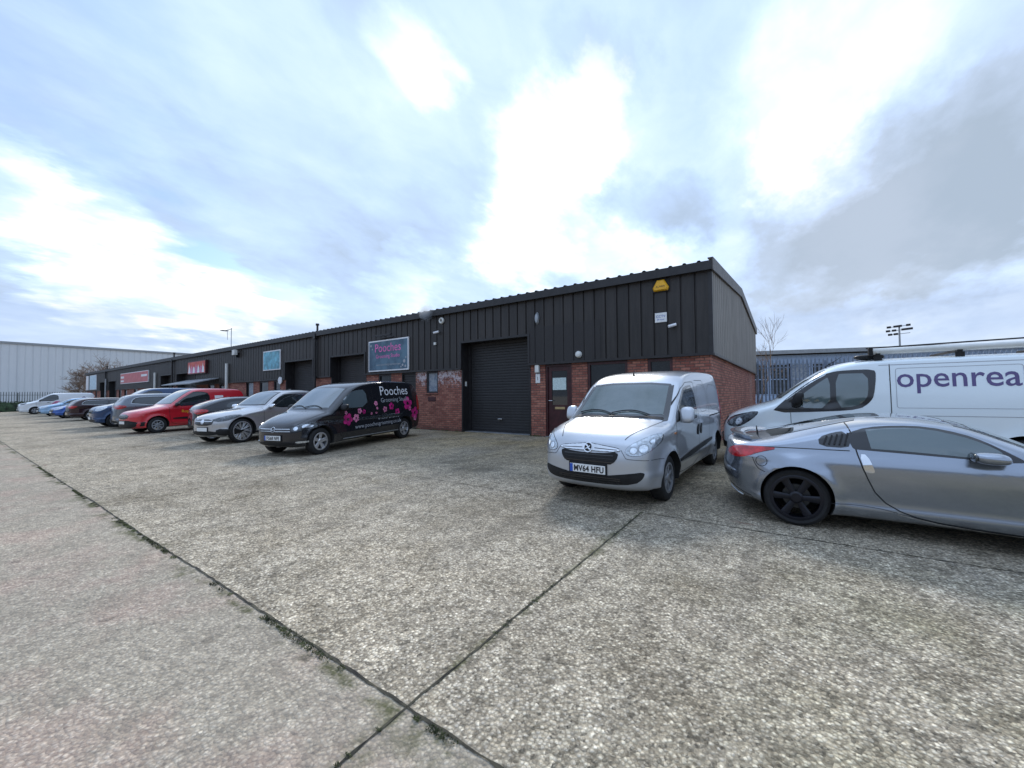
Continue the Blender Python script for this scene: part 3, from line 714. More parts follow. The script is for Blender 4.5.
    def patch(s, name, poly, proj, mat, side=-1, off=.004, sm=1, rings=9, n=80, parent='body', inset=0.):
        parent = s.body if parent == 'body' else parent
        if sm: poly = chaikin(poly, sm, True)
        poly = resample(list(poly)+[poly[0]], n)[:-1]
        cx_ = sum(p[0] for p in poly)/n; cy_ = sum(p[1] for p in poly)/n
        if inset:
            q = []
            for i in range(n):
                a, b_ = poly[i-1], poly[(i+1) % n]; tx, ty = b_[0]-a[0], b_[1]-a[1]; l = sqrt(tx*tx+ty*ty)+1e-9; nx, ny = -ty/l, tx/l
                if (cx_-poly[i][0])*nx+(cy_-poly[i][1])*ny < 0: nx, ny = -nx, -ny
                q.append((poly[i][0]+nx*inset, poly[i][1]+ny*inset))
            poly = q
        V = []; F_ = []
        for r in range(rings+1):
            f = 1-r/rings
            for k in range(n):
                g = f; res = None
                for _ in range(14):
                    res = s.hit(proj, cx_+(poly[k][0]-cx_)*g, cy_+(poly[k][1]-cy_)*g, side)
                    if res: break
                    g *= .95
                if res is None: return None
                h, nr = res
                if r == 0: V.append(tuple(h-nr*.012))
                V.append(tuple(h+nr*off)) if r else None
                if r == 0: s_last = None
            if r == 0:
                for k in range(n):
                    g = f; res = None
                    for _ in range(14):
                        res = s.hit(proj, cx_+(poly[k][0]-cx_)*g*.998, cy_+(poly[k][1]-cy_)*g*.998, side)
                        if res: break
                        g *= .95
                    V.append(tuple(res[0]+res[1]*off) if res else V[k])
        R_ = len(V)//n
        for r in range(R_-1):
            for k in range(n): F_.append((r*n+k, r*n+(k+1) % n, (r+1)*n+(k+1) % n, (r+1)*n+k))
        o = mesh_obj(name, V, F_, mat, parent, smooth=40)
        bm = bmesh.new(); bm.from_mesh(o.data); bmesh.ops.remove_doubles(bm, verts=bm.verts, dist=1e-5); bmesh.ops.recalc_face_normals(bm, faces=bm.faces); bm.to_mesh(o.data); bm.free()
        return o
    def line(s, name, pts, proj, mat, wd=.010, side=-1, off=.0025, parent='body', sm=0, closed=False):
        parent = s.body if parent == 'body' else parent
        if sm: pts = chaikin(pts, sm, closed)
        if closed: pts = list(pts)+[pts[0]]
        Lt = sum(sqrt((a[0]-b_[0])**2+(a[1]-b_[1])**2) for a, b_ in zip(pts, pts[1:])); n = max(2, int(Lt/.03)); pts = resample(pts, n); V = []; F_ = []; ok = []
        for i, p in enumerate(pts):
            a, b_ = pts[max(0, i-1)], pts[min(n, i+1)]; tx, ty = b_[0]-a[0], b_[1]-a[1]; l = sqrt(tx*tx+ty*ty)+1e-9; nx, ny = -ty/l*wd/2, tx/l*wd/2
            h1 = s.hit(proj, p[0]+nx, p[1]+ny, side); h2 = s.hit(proj, p[0]-nx, p[1]-ny, side)
            if h1 and h2: ok.append(i); V += [tuple(h1[0]+h1[1]*off), tuple(h2[0]+h2[1]*off)]
        F_ = [(2*i, 2*i+1, 2*i+3, 2*i+2) for i in range(len(ok)-1) if ok[i+1] == ok[i]+1]
        return mesh_obj(name, V, F_, mat, parent, smooth=40) if F_ else None
    def text(s, name, txt, c, size, proj, mat, side=-1, off=.004, parent='body', **kw):
        parent = s.body if parent == 'body' else parent; slope = kw.pop('slope', 0.); sx = kw.pop('sx', 1.)
        v, f = text_mesh(txt, size, **kw); V = []
        sg = {'front': -1, 'rear': 1, 'side': (1 if side < 0 else -1)}[proj]
        for x, y, z in v:
            x *= sx; h = s.hit(proj, c[0]+sg*x, c[1]+y+slope*x, side)
            V.append(tuple(h[0]+h[1]*off) if h else (0, 0, .3))
        return mesh_obj(name, V, f, mat, parent)
    def box(s, name, x0, x1, y0, y1, z0, z1, mat, parent='body', bevel=0.):
        parent = s.body if parent == 'body' else parent
        return MB().box(x0-s.L/2, x1-s.L/2, y0, y1, z0, z1).out(name, mat, parent, bevel=bevel, smooth=30 if bevel else False)
    def blob(s, name, c, r, mat, parent='body', p=3., tilt=0.):
        parent = s.body if parent == 'body' else parent; V = []; F_ = []; nu, nv = 20, 12
        sg = lambda t, e: math.copysign(abs(t)**e, t)
        for i in range(nv+1):
            a = -pi/2+pi*i/nv
            for j in range(nu):
                t = 2*pi*j/nu; x = sg(cos(a), 2/p)*sg(cos(t), 2/p)*r[0]; y = sg(cos(a), 2/p)*sg(sin(t), 2/p)*r[1]; z = sg(sin(a), 2/p)*r[2]
                V.append((c[0]-s.L/2+x+tilt*z, c[1]+y, c[2]+z))
        for i in range(nv):
            for j in range(nu): F_.append((i*nu+j, i*nu+(j+1) % nu, (i+1)*nu+(j+1) % nu, (i+1)*nu+j))
        return mesh_obj(name, V, F_, mat, parent, smooth=60)
    def mirrors(s, x, z, mat, size=(.07, .10, .075), out=.07, sides=(-1, 1)):
        for sd_ in sides:
            h = s.hit('side', x, z-.03, sd_); y = h[0].y if h else sd_*s.W
            m_ = s.blob('mirror', (x, y+sd_*(out+size[1]*.5), z+.02), size, mat, tilt=.25)
            s.blob('mirror_glass', (x+size[0]*.86, y+sd_*(out+size[1]*.5), z+.02), (.012, size[1]*.8, size[2]*.75), M['glass'], m_)
            b_ = MB().tube([(x-s.L/2+.02, y-sd_*.03, z-.05), (x-s.L/2+.01, y+sd_*(out*.9), z-.03)], .024).out('mirror_arm', M['black'], m_, smooth=30)
    def plate(s, txt, z, rear=False, w=.52, h=.111, yc=0., colr=None):
        proj = 'rear' if rear else 'front'; h0 = s.hit(proj, yc, z)[0]; sg = 1 if rear else -1; x = h0.x+sg*.012
        for zz_ in (z-h/2, z+h/2):
            for yy_ in (-w/2, w/2):
                q = s.hit(proj, yc+yy_, zz_)
                if q: x = (max if rear else min)(x, q[0].x+sg*.004)
        x0, x1 = sorted((x, x+sg*.010))
        pl = MB().box(x0, x1, yc-w/2, yc+w/2, z-h/2, z+h/2).out('number_plate', M['plate_yellow'] if rear else M['plate_white'], s.body, bevel=.002)
        fx = x+sg*.0125
        ysg = 1 if rear else -1
        MB().box(*sorted((x-sg*.03, x-sg*.001)), yc-w/2-.02, yc+w/2+.02, z-h/2-.02, z+h/2+.02).out('plate_holder', M['black'], s.body, bevel=.004)
        if txt:
            bx = sorted((yc-ysg*w/2+ysg*.002, yc-ysg*(w/2-.045)))
            MB().box(*sorted((fx-sg*.003, fx)), bx[0], bx[1], z-h/2+.002, z+h/2-.002).out('plate_band', M['plate_blue'], pl)
            flat_text('registration', txt, .108, lambda a, b_, c: (fx+sg*c, yc+ysg*(a*.86+.022), z-.038+b_), M['ink'], pl, bold=.0035, spacing=1.06)
        return pl
    def place(s, x, y, heading, axle, side, sc=.94):
        """put the tyre contact of the given wheel on world x,y; heading = world direction of the nose"""
        hx, hy = heading; ph = atan2(-hy, -hx); lx = (s.sp['ax']+(s.sp['wb'] if axle else 0)-s.L/2)*sc; ly = side*(s.W-s.sp.get('inset', .03))*sc
        c, q = cos(ph), sin(ph); X_ = x-(c*lx-q*ly); Y_ = y-(q*lx+c*ly)
        pz = zg(X_, Y_); up = Vector((0, -SLOPE, 1)).normalized() if Y_ > -8 else Vector((0, 0, 1))
        Rm = Vector((0, 0, 1)).rotation_difference(up).to_matrix().to_4x4() @ Matrix.Rotation(ph, 4, 'Z') @ Matrix.Scale(sc, 4)
        s.root.matrix_world = Matrix.Translation((X_, Y_, pz)) @ Rm
        return s
def both(fn):
    for sd_ in (-1, 1): fn(sd_)
def side_glass(c, polys, surround=None, glass=None, sides=(-1, 1)):
    for sd_ in sides:
        if surround: c.patch('window_surround', surround, 'side', M['blackgloss'], sd_, .003, sm=1, rings=10)
        for pl in polys:
            c.patch('window', pl, 'side', glass or M['glass'], sd_, .0065, sm=1)
def windscreen(c, yb, yt, zb, zt, proj='front', glass=None, name='windscreen', bow=.03, wipers=True):
    """yb/yt: half-widths at base/top"""
    pl = [(-yb, zb), (-yb*.5, zb-bow*.3), (yb*.5, zb-bow*.3), (yb, zb), (yt, zt), (yt*.5, zt+bow), (-yt*.5, zt+bow), (-yt, zt)]
    pl = [p for a in pl for p in (a, a)]
    o = c.patch(name+'_seal', pl, proj, M['blackgloss'], off=.003, sm=1, rings=14, n=110)
    o = c.patch(name, pl, proj, glass or M['glassW'], off=.006, sm=1, rings=14, n=110, inset=.035)
    if wipers:
        for ya, yb2 in ((.05, .62*yb/.7), (-.5*yb/.7, .08)):
            pts = []
            for t in range(9):
                h = c.hit(proj, ya+(yb2-ya)*t/8, zb+.015+.05*sin(pi*t/8)+.02*t/8)
                if h: pts.append(tuple(h[0]+h[1]*.022))
            if len(pts) > 2: MB().tube(pts, .009, 6).out('wiper', M['black'], o)
    return o

def combo():
    L = 4.75
    sp = dict(L=L, W=1.72, R=.318, ax=.84, wb=3.10, mat=paint('silver_van_paint', (.50, .52, .55), .55, .32, .25), belt=(1.06, .0, .12), tum2=.05, front=(1.1, .13), rear=(.6, .05), rim=.66, rimmat=M['hubcap'], spokes=(7, .05, .05, False),
              top=[(0.0, .50, .30), (.0, .62, .30), (.03, .76, .28), (.09, .87, .25), (.24, .97, .20), (.55, 1.06, .16), (.86, 1.10, .13), (.98, 1.13, .16), (1.30, 1.36, .17), (1.62, 1.62, .16), (1.80, 1.73, .14), (2.05, 1.81, .11), (2.5, 1.865, .09), (3.1, 1.885, .09), (4.2, 1.87, .09), (4.55, 1.82, .12), (4.68, 1.62, .12), (4.73, 1.1, .12), (L, .8, .12), (L, .50, .16)],
              flare=.03, gap=.045, sh=.0, creases=((.93, .0, .012, .06), (.42, .02, .015, .07)), tuck=.12, p=2.9)
    c = Car('silver_van', 'silver panel van facing out from the red brick units, number plate MV64 HFU', 'van', sp)
    windscreen(c, .725, .655, 1.14, 1.625)
    # nose
    c.dz = -.05
    gr = c.patch('grille', [(-.43, .80), (-.20, .765), (.20, .765), (.43, .80), (.40, .68), (.30, .615), (-.30, .615), (-.40, .68)], 'front', M['black'], off=.006, sm=1)
    c.patch('grille_bar', [(-.45, .835), (-.15, .87), (0, .885), (.15, .87), (.45, .835), (.43, .795), (.15, .79), (-.15, .79), (-.43, .795)], 'front', M['chrome'], off=.012, sm=1, parent=gr)
    for zz_ in (.655, .70, .742): c.line('grille_slat', [(-.36, zz_), (.36, zz_)], 'front', M['blackgloss'], .012, off=.012, parent=gr)
    c.line('grille_bar_edge', [(-.45, .835), (-.15, .87), (0, .885), (.15, .87), (.45, .835), (.43, .795), (.15, .79), (-.15, .79), (-.43, .795)], 'front', M['gap'], .008, off=.012, sm=1, closed=True, parent=gr)
    c.line('grille_slot', [(-.40, .815), (-.09, .826)], 'front', M['black'], .009, off=.014, parent=gr); c.line('grille_slot', [(.40, .815), (.09, .826)], 'front', M['black'], .009, off=.014, parent=gr)
    ring = [(cos(t)*.066, .828+sin(t)*.066) for t in [2*pi*i/24 for i in range(24)]]
    bd = c.patch('badge', ring, 'front', M['chrome'], off=.020, sm=0, n=24, rings=3, parent=gr)
    c.patch('badge_disc', [(a*.78, .828+(b_-.828)*.78) for a, b_ in ring], 'front', M['black'], off=.023, sm=0, n=24, rings=3, parent=bd)
    c.line('badge_emblem', [(-.040, .800), (-.005, .815), (.005, .842), (.040, .858)], 'front', M['chrome'], .018, off=.026, parent=bd)
    c.line('badge_emblem', [(-.030, .845), (.0, .835), (.0, .815), (.032, .806)], 'front', M['chrome'], .010, off=.026, parent=bd)
    c.dz = 0.
    c.plate('MV64 HFU', .50)
    it = c.patch('lower_intake', [(-.73, .51), (-.55, .45), (-.30, .43), (.30, .43), (.55, .45), (.73, .51), (.72, .42), (.62, .34), (.30, .315), (-.30, .315), (-.62, .34), (-.72, .42)], 'front', M['black'], off=.005, sm=1, n=120, rings=12)
    for zz_ in (.34, .375, .40): c.line('intake_slat', [(-.45, zz_), (.45, zz_)], 'front', M['blackgloss'], .012, off=.010, parent=it)
    for sg in (-1, 1):
        hl = c.patch('headlight', [(sg*.50, .735), (sg*.56, .70), (sg*.68, .70), (sg*.78, .76), (sg*.83, .86), (sg*.84, .955), (sg*.80, .965), (sg*.70, .92), (sg*.58, .85), (sg*.51, .79)], 'front', M['lens'], off=.008, sm=2)
        c.line('headlight_gap', [(sg*.50, .735), (sg*.56, .70), (sg*.68, .70), (sg*.78, .76), (sg*.83, .86), (sg*.84, .955), (sg*.80, .965), (sg*.70, .92), (sg*.58, .85), (sg*.51, .79)], 'front', M['gap'], .009, off=.004, sm=2, closed=True)
        for yc, zc_, r_ in ((.60, .768, .044), (.705, .79, .050), (.775, .875, .028)):
            rr = [(sg*yc+cos(t)*r_, zc_+sin(t)*r_) for t in [2*pi*i/20 for i in range(20)]]
            q = c.patch('reflector', rr, 'front', M['bulb'], off=.012, sm=0, n=20, rings=2, parent=hl)
            c.line('reflector_ring', rr, 'front', M['steel'], .008, off=.014, closed=True, parent=hl)
        c.line('bumper_seam', [(sg*.45, .77), (sg*.52, .66), (sg*.80, .64), (sg*.90, .60)], 'front', M['gap'], .006, off=.003)
    c.line('bonnet_seam', [(.16, -.47), (.55, -.64), (1.06, -.74)], 'top', M['gap'], .009); c.line('bonnet_seam', [(.16, .47), (.55, .64), (1.06, .74)], 'top', M['gap'], .009)
    c.line('scuttle', [(1.02, -.72), (.97, -.3), (.97, .3), (1.02, .72)], 'top', M['black'], .06, off=.004)
    wn = [(1.10, 1.04), (1.20, 1.17), (1.66, 1.50), (1.86, 1.585), (2.42, 1.61), (2.46, 1.08), (2.38, 1.035)]
    side_glass(c, [[(1.46, 1.08), (1.46, 1.30), (1.76, 1.49), (2.0, 1.565), (2.36, 1.575), (2.40, 1.11), (2.30, 1.07)], [(1.18, 1.07), (1.25, 1.16), (1.41, 1.27), (1.41, 1.08)]], wn)
    c.line('pillar_trim', [(-.745, 1.09), (-.665, 1.60)], 'front', M['blackgloss'], .06, off=.004); c.line('pillar_trim', [(.745, 1.09), (.665, 1.60)], 'front', M['blackgloss'], .06, off=.004)
    def sides(sd_):
        c.line('door_seam', [(1.13, 1.06), (1.14, .62), (1.24, .36), (1.28, .30), (2.42, .30), (2.52, .60), (2.52, 1.05), (2.50, 1.63), (2.42, 1.66), (1.82, 1.64), (1.3, 1.30)], 'side', M['gap'], .009, sd_, sm=1)
        c.line('door_seam', [(2.60, 1.68), (3.33, 1.68), (3.36, .95), (3.3, .62), (3.32, .32), (2.6, .30)], 'side', M['gap'], .008, sd_, sm=1)
        c.patch('rubbing_strip', [(1.28, .46), (1.28, .54), (3.50, .63), (3.50, .55)], 'side', M['black'], sd_, .014, sm=1, n=120)
        for xx in (2.42, 2.64):
            c.patch('door_handle', [(xx-.05, .76), (xx-.05, .94), (xx+.05, .94), (xx+.05, .76)], 'side', M['black'], sd_, .012, sm=2)
        c.line('panel_recess', [(2.62, 1.12), (2.60, 1.60), (3.26, 1.62), (3.28, 1.13)], 'side', M['gap'], .005, sd_, sm=1, closed=True)
        c.line('panel_recess', [(3.42, 1.13), (3.44, 1.62), (4.36, 1.58), (4.50, 1.32), (4.42, 1.14)], 'side', M['gap'], .005, sd_, sm=1, closed=True)
        c.line('slide_rail', [(3.38, 1.02), (4.50, 1.02)], 'side', M['gap'], .022, sd_)
        c.patch('side_repeater', [(1.0, .90), (1.0, .93), (1.08, .93), (1.08, .90)], 'side', M['orange_lens'], sd_, .01)
        c.patch('tail_light', [(4.53, .86), (4.55, 1.48), (4.66, 1.48), (4.70, .86)], 'side', M['red_lens'], sd_, .008)
        c.line('bumper_seam', [(4.2, .62), (4.6, .64)], 'side', M['gap'], .008, sd_)
    both(sides)
    c.mirrors(1.36, 1.14, sp['mat'], (.075, .10, .12), .05)
    h = c.hit('top', 1.95, .05)[0]; MB().tube([(h.x, h.y, h.z-.01), (h.x-.02, h.y, h.z+.035), (h.x+.03, h.y, h.z+.10)], [.02, .012, .004], 8).out('aerial', M['black'], c.body)
    c.place(-1.39, 5.55, (-.035, -1), 0, -1)
combo()

def caddy():
    L = 4.88
    sp = dict(L=L, W=1.64, R=.325, ax=.66, wb=3.30, mat=paint('black_van_paint', (.010, .011, .015), .0, .22, .10), belt=(1.02, .015, .14), tum2=.05, front=(1.1, .17), rear=(.6, .05), rim=.66, rimmat=M['alloy'], spokes=(5, .075, .045, True),
              top=[(0.0, .50, .26), (.0, .60, .26), (.03, .70, .24), (.10, .78, .2), (.30, .88, .18), (.62, .98, .13), (.84, 1.03, .12), (.94, 1.07, .15), (1.35, 1.38, .16), (1.70, 1.63, .14), (1.95, 1.73, .11), (2.4, 1.80, .09), (3.1, 1.83, .09), (4.3, 1.82, .09), (4.62, 1.77, .13), (4.78, 1.55, .12), (4.86, 1.05, .12), (L, .8, .12), (L, .50, .16)],
              flare=.02, gap=.05, sh=.0, creases=((.90, .02, .012, .05), (.42, .02, .012, .06)), p=2.8)
    c = Car('black_van', 'black pet grooming van with white lettering and pink flowers on its side', 'van', sp)
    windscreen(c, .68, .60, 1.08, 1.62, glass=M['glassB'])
    c.dz = -.05
    gr = c.patch('grille', [(-.50, .73), (.50, .73), (.48, .63), (-.48, .63)], 'front', M['blackgloss'], off=.004, sm=1)
    c.line('grille_bar', [(-.50, .655), (.50, .655)], 'front', M['chrome'], .016, off=.010, parent=gr); c.line('grille_bar', [(-.48, .71), (.48, .71)], 'front', M['chrome'], .012, off=.010, parent=gr)
    ring = [(cos(t)*.065, .69+sin(t)*.065) for t in [2*pi*i/24 for i in range(24)]]
    bd = c.patch('badge', ring, 'front', M['chrome'], off=.016, sm=0, n=24, rings=3, parent=gr)
    c.patch('badge_disc', [(a*.8, .69+(b_-.69)*.8) for a, b_ in ring], 'front', M['black'], off=.019, sm=0, n=24, rings=3, parent=bd)
    c.line('badge_emblem', [(-.04, .72), (-.018, .655), (0, .70), (.018, .655), (.04, .72)], 'front', M['chrome'], .009, off=.022, parent=bd)
    c.dz = 0.
    c.plate('FG68 NFE', .45)
    c.patch('lower_intake', [(-.60, .36), (.60, .36), (.55, .27), (-.55, .27)], 'front', M['black'], off=.005, sm=1)
    for sg in (-1, 1):
        c.dz = -.05
        hl = c.patch('headlight', [(sg*.50, .66), (sg*.50, .74), (sg*.62, .80), (sg*.80, .87), (sg*.84, .85), (sg*.80, .70), (sg*.66, .655)], 'front', M['lens_dark'], off=.007, sm=1)
        for yc, zc_ in ((.60, .72), (.73, .765)): c.patch('reflector', [(sg*yc+cos(t)*.042, zc_+sin(t)*.042) for t in [2*pi*i/16 for i in range(16)]], 'front', M['bulb'], off=.012, sm=0, n=16, rings=2, parent=hl)
        c.dz = 0.
        c.patch('fog_lamp', [(sg*.60, .33), (sg*.60, .375), (sg*.78, .375), (sg*.76, .33)], 'front', M['bulb'], off=.010)
    c.line('bonnet_seam', [(.12, -.58), (.5, -.68), (.9, -.71)], 'top', M['gap'], .009)
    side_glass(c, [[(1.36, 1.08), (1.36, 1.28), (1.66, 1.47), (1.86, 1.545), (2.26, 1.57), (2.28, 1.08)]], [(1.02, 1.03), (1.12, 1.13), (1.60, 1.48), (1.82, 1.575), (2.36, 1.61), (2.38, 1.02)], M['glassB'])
    def sides(sd_):
        c.line('door_seam', [(1.22, 1.02), (1.24, .5), (1.34, .32), (2.36, .32), (2.5, .6), (2.5, 1.67)], 'side', M['gap'], .010, sd_, sm=1)
        c.line('door_seam', [(2.62, 1.70), (3.50, 1.70), (3.50, .95), (3.42, .6), (3.42, .34), (2.6, .32)], 'side', M['gap'], .008, sd_, sm=1)
        for xx in (2.30, 2.66): c.patch('door_handle', [(xx-.07, .915), (xx-.07, .95), (xx+.07, .95), (xx+.07, .915)], 'side', M['black'], sd_, .018, sm=1)
        c.patch('tail_light', [(4.62, .86), (4.66, 1.38), (4.80, 1.34), (4.84, .88)], 'side', M['red_lens'], sd_, .006)
        c.line('sill_strip', [(1.35, .30), (3.6, .31)], 'side', M['steel'], .025, sd_, off=.010)
        c.text('van_lettering', 'Pooches', (3.52, 1.39), .39, 'side', M['white'], sd_, sx=1.02, slope=.01, bold=.0)
        c.text('van_lettering', 'Grooming Studio', (3.52, 1.19), .185, 'side', M['silver_ink'], sd_, sx=1.05, slope=.02)
        c.text('van_lettering', '01206 272368', (3.18, .70), .17, 'side', M['silver_ink'], sd_, slope=.02)
        c.text('van_lettering', 'www.poochesgrooming.co.uk', (2.75, .53), .155, 'side', M['silver_ink'], sd_, slope=.02, sx=1.05)
        def flower(x, z, r, mt):
            fl = None
            for k in range(5):
                t = 2*pi*k/5+.4+x*3; a, b_ = x+cos(t)*r*.62, z+sin(t)*r*.62
                pt = [(a+cos(q)*r*.40*(1.15 if i % 2 else 1)+cos(t)*.0, b_+sin(q)*r*.40) for i, q in enumerate([2*pi*i/10 for i in range(10)])]
                o = c.patch('flower_decal' if fl is None else 'petal', pt, 'side', mt, sd_, .003, sm=1, n=20, rings=2, parent='body' if fl is None else fl)
                fl = fl or o
        for x, z, r, m_ in ((1.52, .78, .20, 'pink'), (1.82, .80, .14, 'pinklight'), (1.95, .98, .10, 'pinklight'), (2.12, .95, .08, 'pink'), (1.45, .96, .06, 'pinklight'), (2.62, 1.16, .09, 'pinklight'), (2.66, 1.02, .05, 'pinklight'),
                            (2.62, .90, .05, 'pinklight'), (3.0, .97, .11, 'pinklight'), (3.30, 1.05, .14, 'pink'), (3.58, .86, .14, 'pink'), (4.12, 1.10, .27, 'pink'), (4.22, .93, .09, 'pinklight'), (4.50, .78, .24, 'pink'), (4.50, .60, .10, 'pinklight'), (2.42, .88, .05, 'pinklight')):
            flower(x, z, r*.82, M[m_])
    both(sides)
    c.mirrors(1.30, 1.09, M['black'], (.075, .10, .085), .06)
    c.place(-9.50, 5.40, (.235, -.972), 0, -1, 1.0)
caddy()

def transit():
    L = 5.0
    sp = dict(L=L, W=1.96, R=.34, ax=.98, wb=2.95, mat=paint('white_van_paint', (.82, .88, .90), 0, .25, .05), belt=(1.04, .02, .11), tum2=.04, front=(1.2, .20), rear=(.6, .05), rim=.62, rimmat=M['hubcap'], spokes=(0, 0, 0, 0),
              top=[(0.0, .50, .42), (.0, .62, .42), (.03, .78, .38), (.12, .93, .34), (.32, 1.04, .26), (.62, 1.14, .18), (.84, 1.20, .14), (.94, 1.25, .16), (1.35, 1.58, .16), (1.70, 1.81, .14), (1.98, 1.905, .11), (2.4, 1.94, .09), (3.2, 1.945, .09), (4.6, 1.935, .09), (4.90, 1.88, .12), (4.97, 1.4, .1), (L, .95, .1), (L, .50, .16)],
              flare=.02, gap=.05, sh=.0, creases=((1.22, -.02, -.010, .05), (.52, .0, .014, .06)), p=2.8)
    c = Car('white_van', 'white van with purple lettering and a roof rack, behind the silver coupe', 'van', sp)
    windscreen(c, .82, .72, 1.27, 1.77)
    c.patch('grille', [(-.45, .80), (-.55, .92), (.55, .92), (.45, .80), (.35, .66), (-.35, .66)], 'front', M['black'], off=.006)
    c.plate('', .50); c.patch('lower_bumper', [(-.85, .45), (.85, .45), (.75, .28), (-.75, .28)], 'front', M['black'], off=.006)
    def hl(sd_):
        q_ = [(.13, .75), (.16, .87), (.30, .95), (.70, 1.05), (.66, .96), (.50, .82), (.33, .72)]
        h = c.patch('headlight', q_, 'side', M['lens_dark'], sd_, .007, sm=1)
        c.line('headlight_gap', q_, 'side', M['gap'], .012, sd_, sm=1, closed=True)
        c.patch('reflector', [(.30, .76), (.32, .88), (.41, .91), (.43, .80)], 'side', M['bulb'], sd_, .012, parent=h, sm=1)
        c.patch('reflector', [(.20, .77), (.21, .85), (.26, .87), (.26, .77)], 'side', M['steel'], sd_, .012, parent=h, sm=1)
    both(hl)
    side_glass(c, [[(1.84, 1.11), (1.84, 1.69), (2.02, 1.695), (2.26, 1.69), (2.26, 1.34), (2.20, 1.22), (2.10, 1.14)], [(1.28, 1.11), (1.30, 1.28), (1.45, 1.42), (1.65, 1.58), (1.76, 1.66), (1.76, 1.10)]],
               [(.88, 1.01), (1.08, 1.22), (1.3, 1.43), (1.55, 1.62), (1.77, 1.73), (2.0, 1.755), (2.34, 1.755), (2.37, 1.68), (2.33, 1.31), (2.27, 1.20), (2.14, 1.09), (1.76, 1.05)], M['glassT'])
    def sides(sd_):
        c.line('door_seam', [(2.53, 1.83), (2.53, .42)], 'side', M['gap'], .012, sd_)
        c.line('door_seam', [(1.19, 1.02), (1.20, .70), (1.3, .42)], 'side', M['gap'], .008, sd_)
        c.line('door_seam', [(4.02, 1.83), (4.02, .42)], 'side', M['gap'], .009, sd_)
        c.line('panel_recess', [(2.60, 1.14), (2.60, 1.735), (2.62, 1.755), (3.92, 1.76), (3.94, 1.74), (3.94, 1.12), (2.62, 1.12)], 'side', M['silver_ink'], .007, sd_, sm=0, closed=True)
        c.line('roof_seam', [(2.4, 1.815), (4.9, 1.82)], 'side', M['silver_ink'], .010, sd_)
        c.line('body_crease', [(2.6, 1.0), (4.8, 1.0)], 'side', M['silver_ink'], .009, sd_)
        c.text('van_lettering', 'openreach', (2.60, 1.455), .44, 'side', M['purple'], sd_, sx=.90, bold=.003, align='LEFT' if sd_ < 0 else 'RIGHT', spacing=1.0)
        c.patch('side_decal', [(3.95, .50), (4.05, .76), (4.4, .92), (4.85, .88), (4.85, .5)], 'side', plain('sky_blue_decal_%d' % (sd_+1), (.16, .45, .80), .35, 0, .3, 5), sd_, .003, sm=2)
    both(sides)
    c.mirrors(1.30, 1.24, M['black'], (.08, .11, .13), .04)
    # roof rack: bars, side rails, a ladder and a pipe tube with clamps
    h = c.hit('top', 2.0, .5)[0]
    rk = MB().box(-.12, -.06, -.80, .80, 1.985, 2.02).out('roof_rack', M['black'], c.body, bevel=.004)
    for xx in (2.41, 3.35, 4.4):
        if xx > 2.5: MB().box(xx-2.5-.03, xx-2.5+.03, -.80, .80, 1.985, 2.02).out('cross_bar', M['black'], rk, bevel=.004)
        for yy in (-.80, .76): MB().box(xx-2.5-.05, xx-2.5+.05, yy, yy+.04, 1.87, 1.984).out('rack_foot', M['black'], rk, bevel=.004)
    ld = MB()
    for yy in (-.66, -.32): ld.box(-.16, 2.6, yy, yy+.035, 2.022, 2.09)
    for i in range(10): ld.tube([(-.05+.29*i, -.64, 2.055), (-.05+.29*i, -.30, 2.055)], .014, 8)
    ld = ld.out('rack_ladder', M['steel'], rk)
    MB().tube([(-.16, -.77, 2.055), (2.9, -.77, 2.055)], .048, 20).out('pipe_carrier', M['lamp_white'], rk, smooth=40)
    MB().box(-.21, -.155, -.84, -.70, 1.99, 2.12).out('pipe_end_cap', M['black'], rk, bevel=.008)
    MB().tube([(-.22, -.60, 2.12), (2.7, -.60, 2.17)], .012, 8).out('rack_pole', M['black'], rk)
    bb = c.blob('beacon_mount', (2.32, -.55, 1.97), (.20, .12, .045), M['black'])
    h = c.hit('top', 1.75, -.3)[0]; MB().tube([(h.x, h.y, h.z-.01), (h.x-.02, h.y, h.z+.02), (h.x+.22, h.y, h.z+.19)], [.016, .01, .004], 6).out('aerial', M['black'], c.body)
    c.place(-1.25+.98*.97, 8.62, (-1, -.0), 0, -1, .97)
transit()

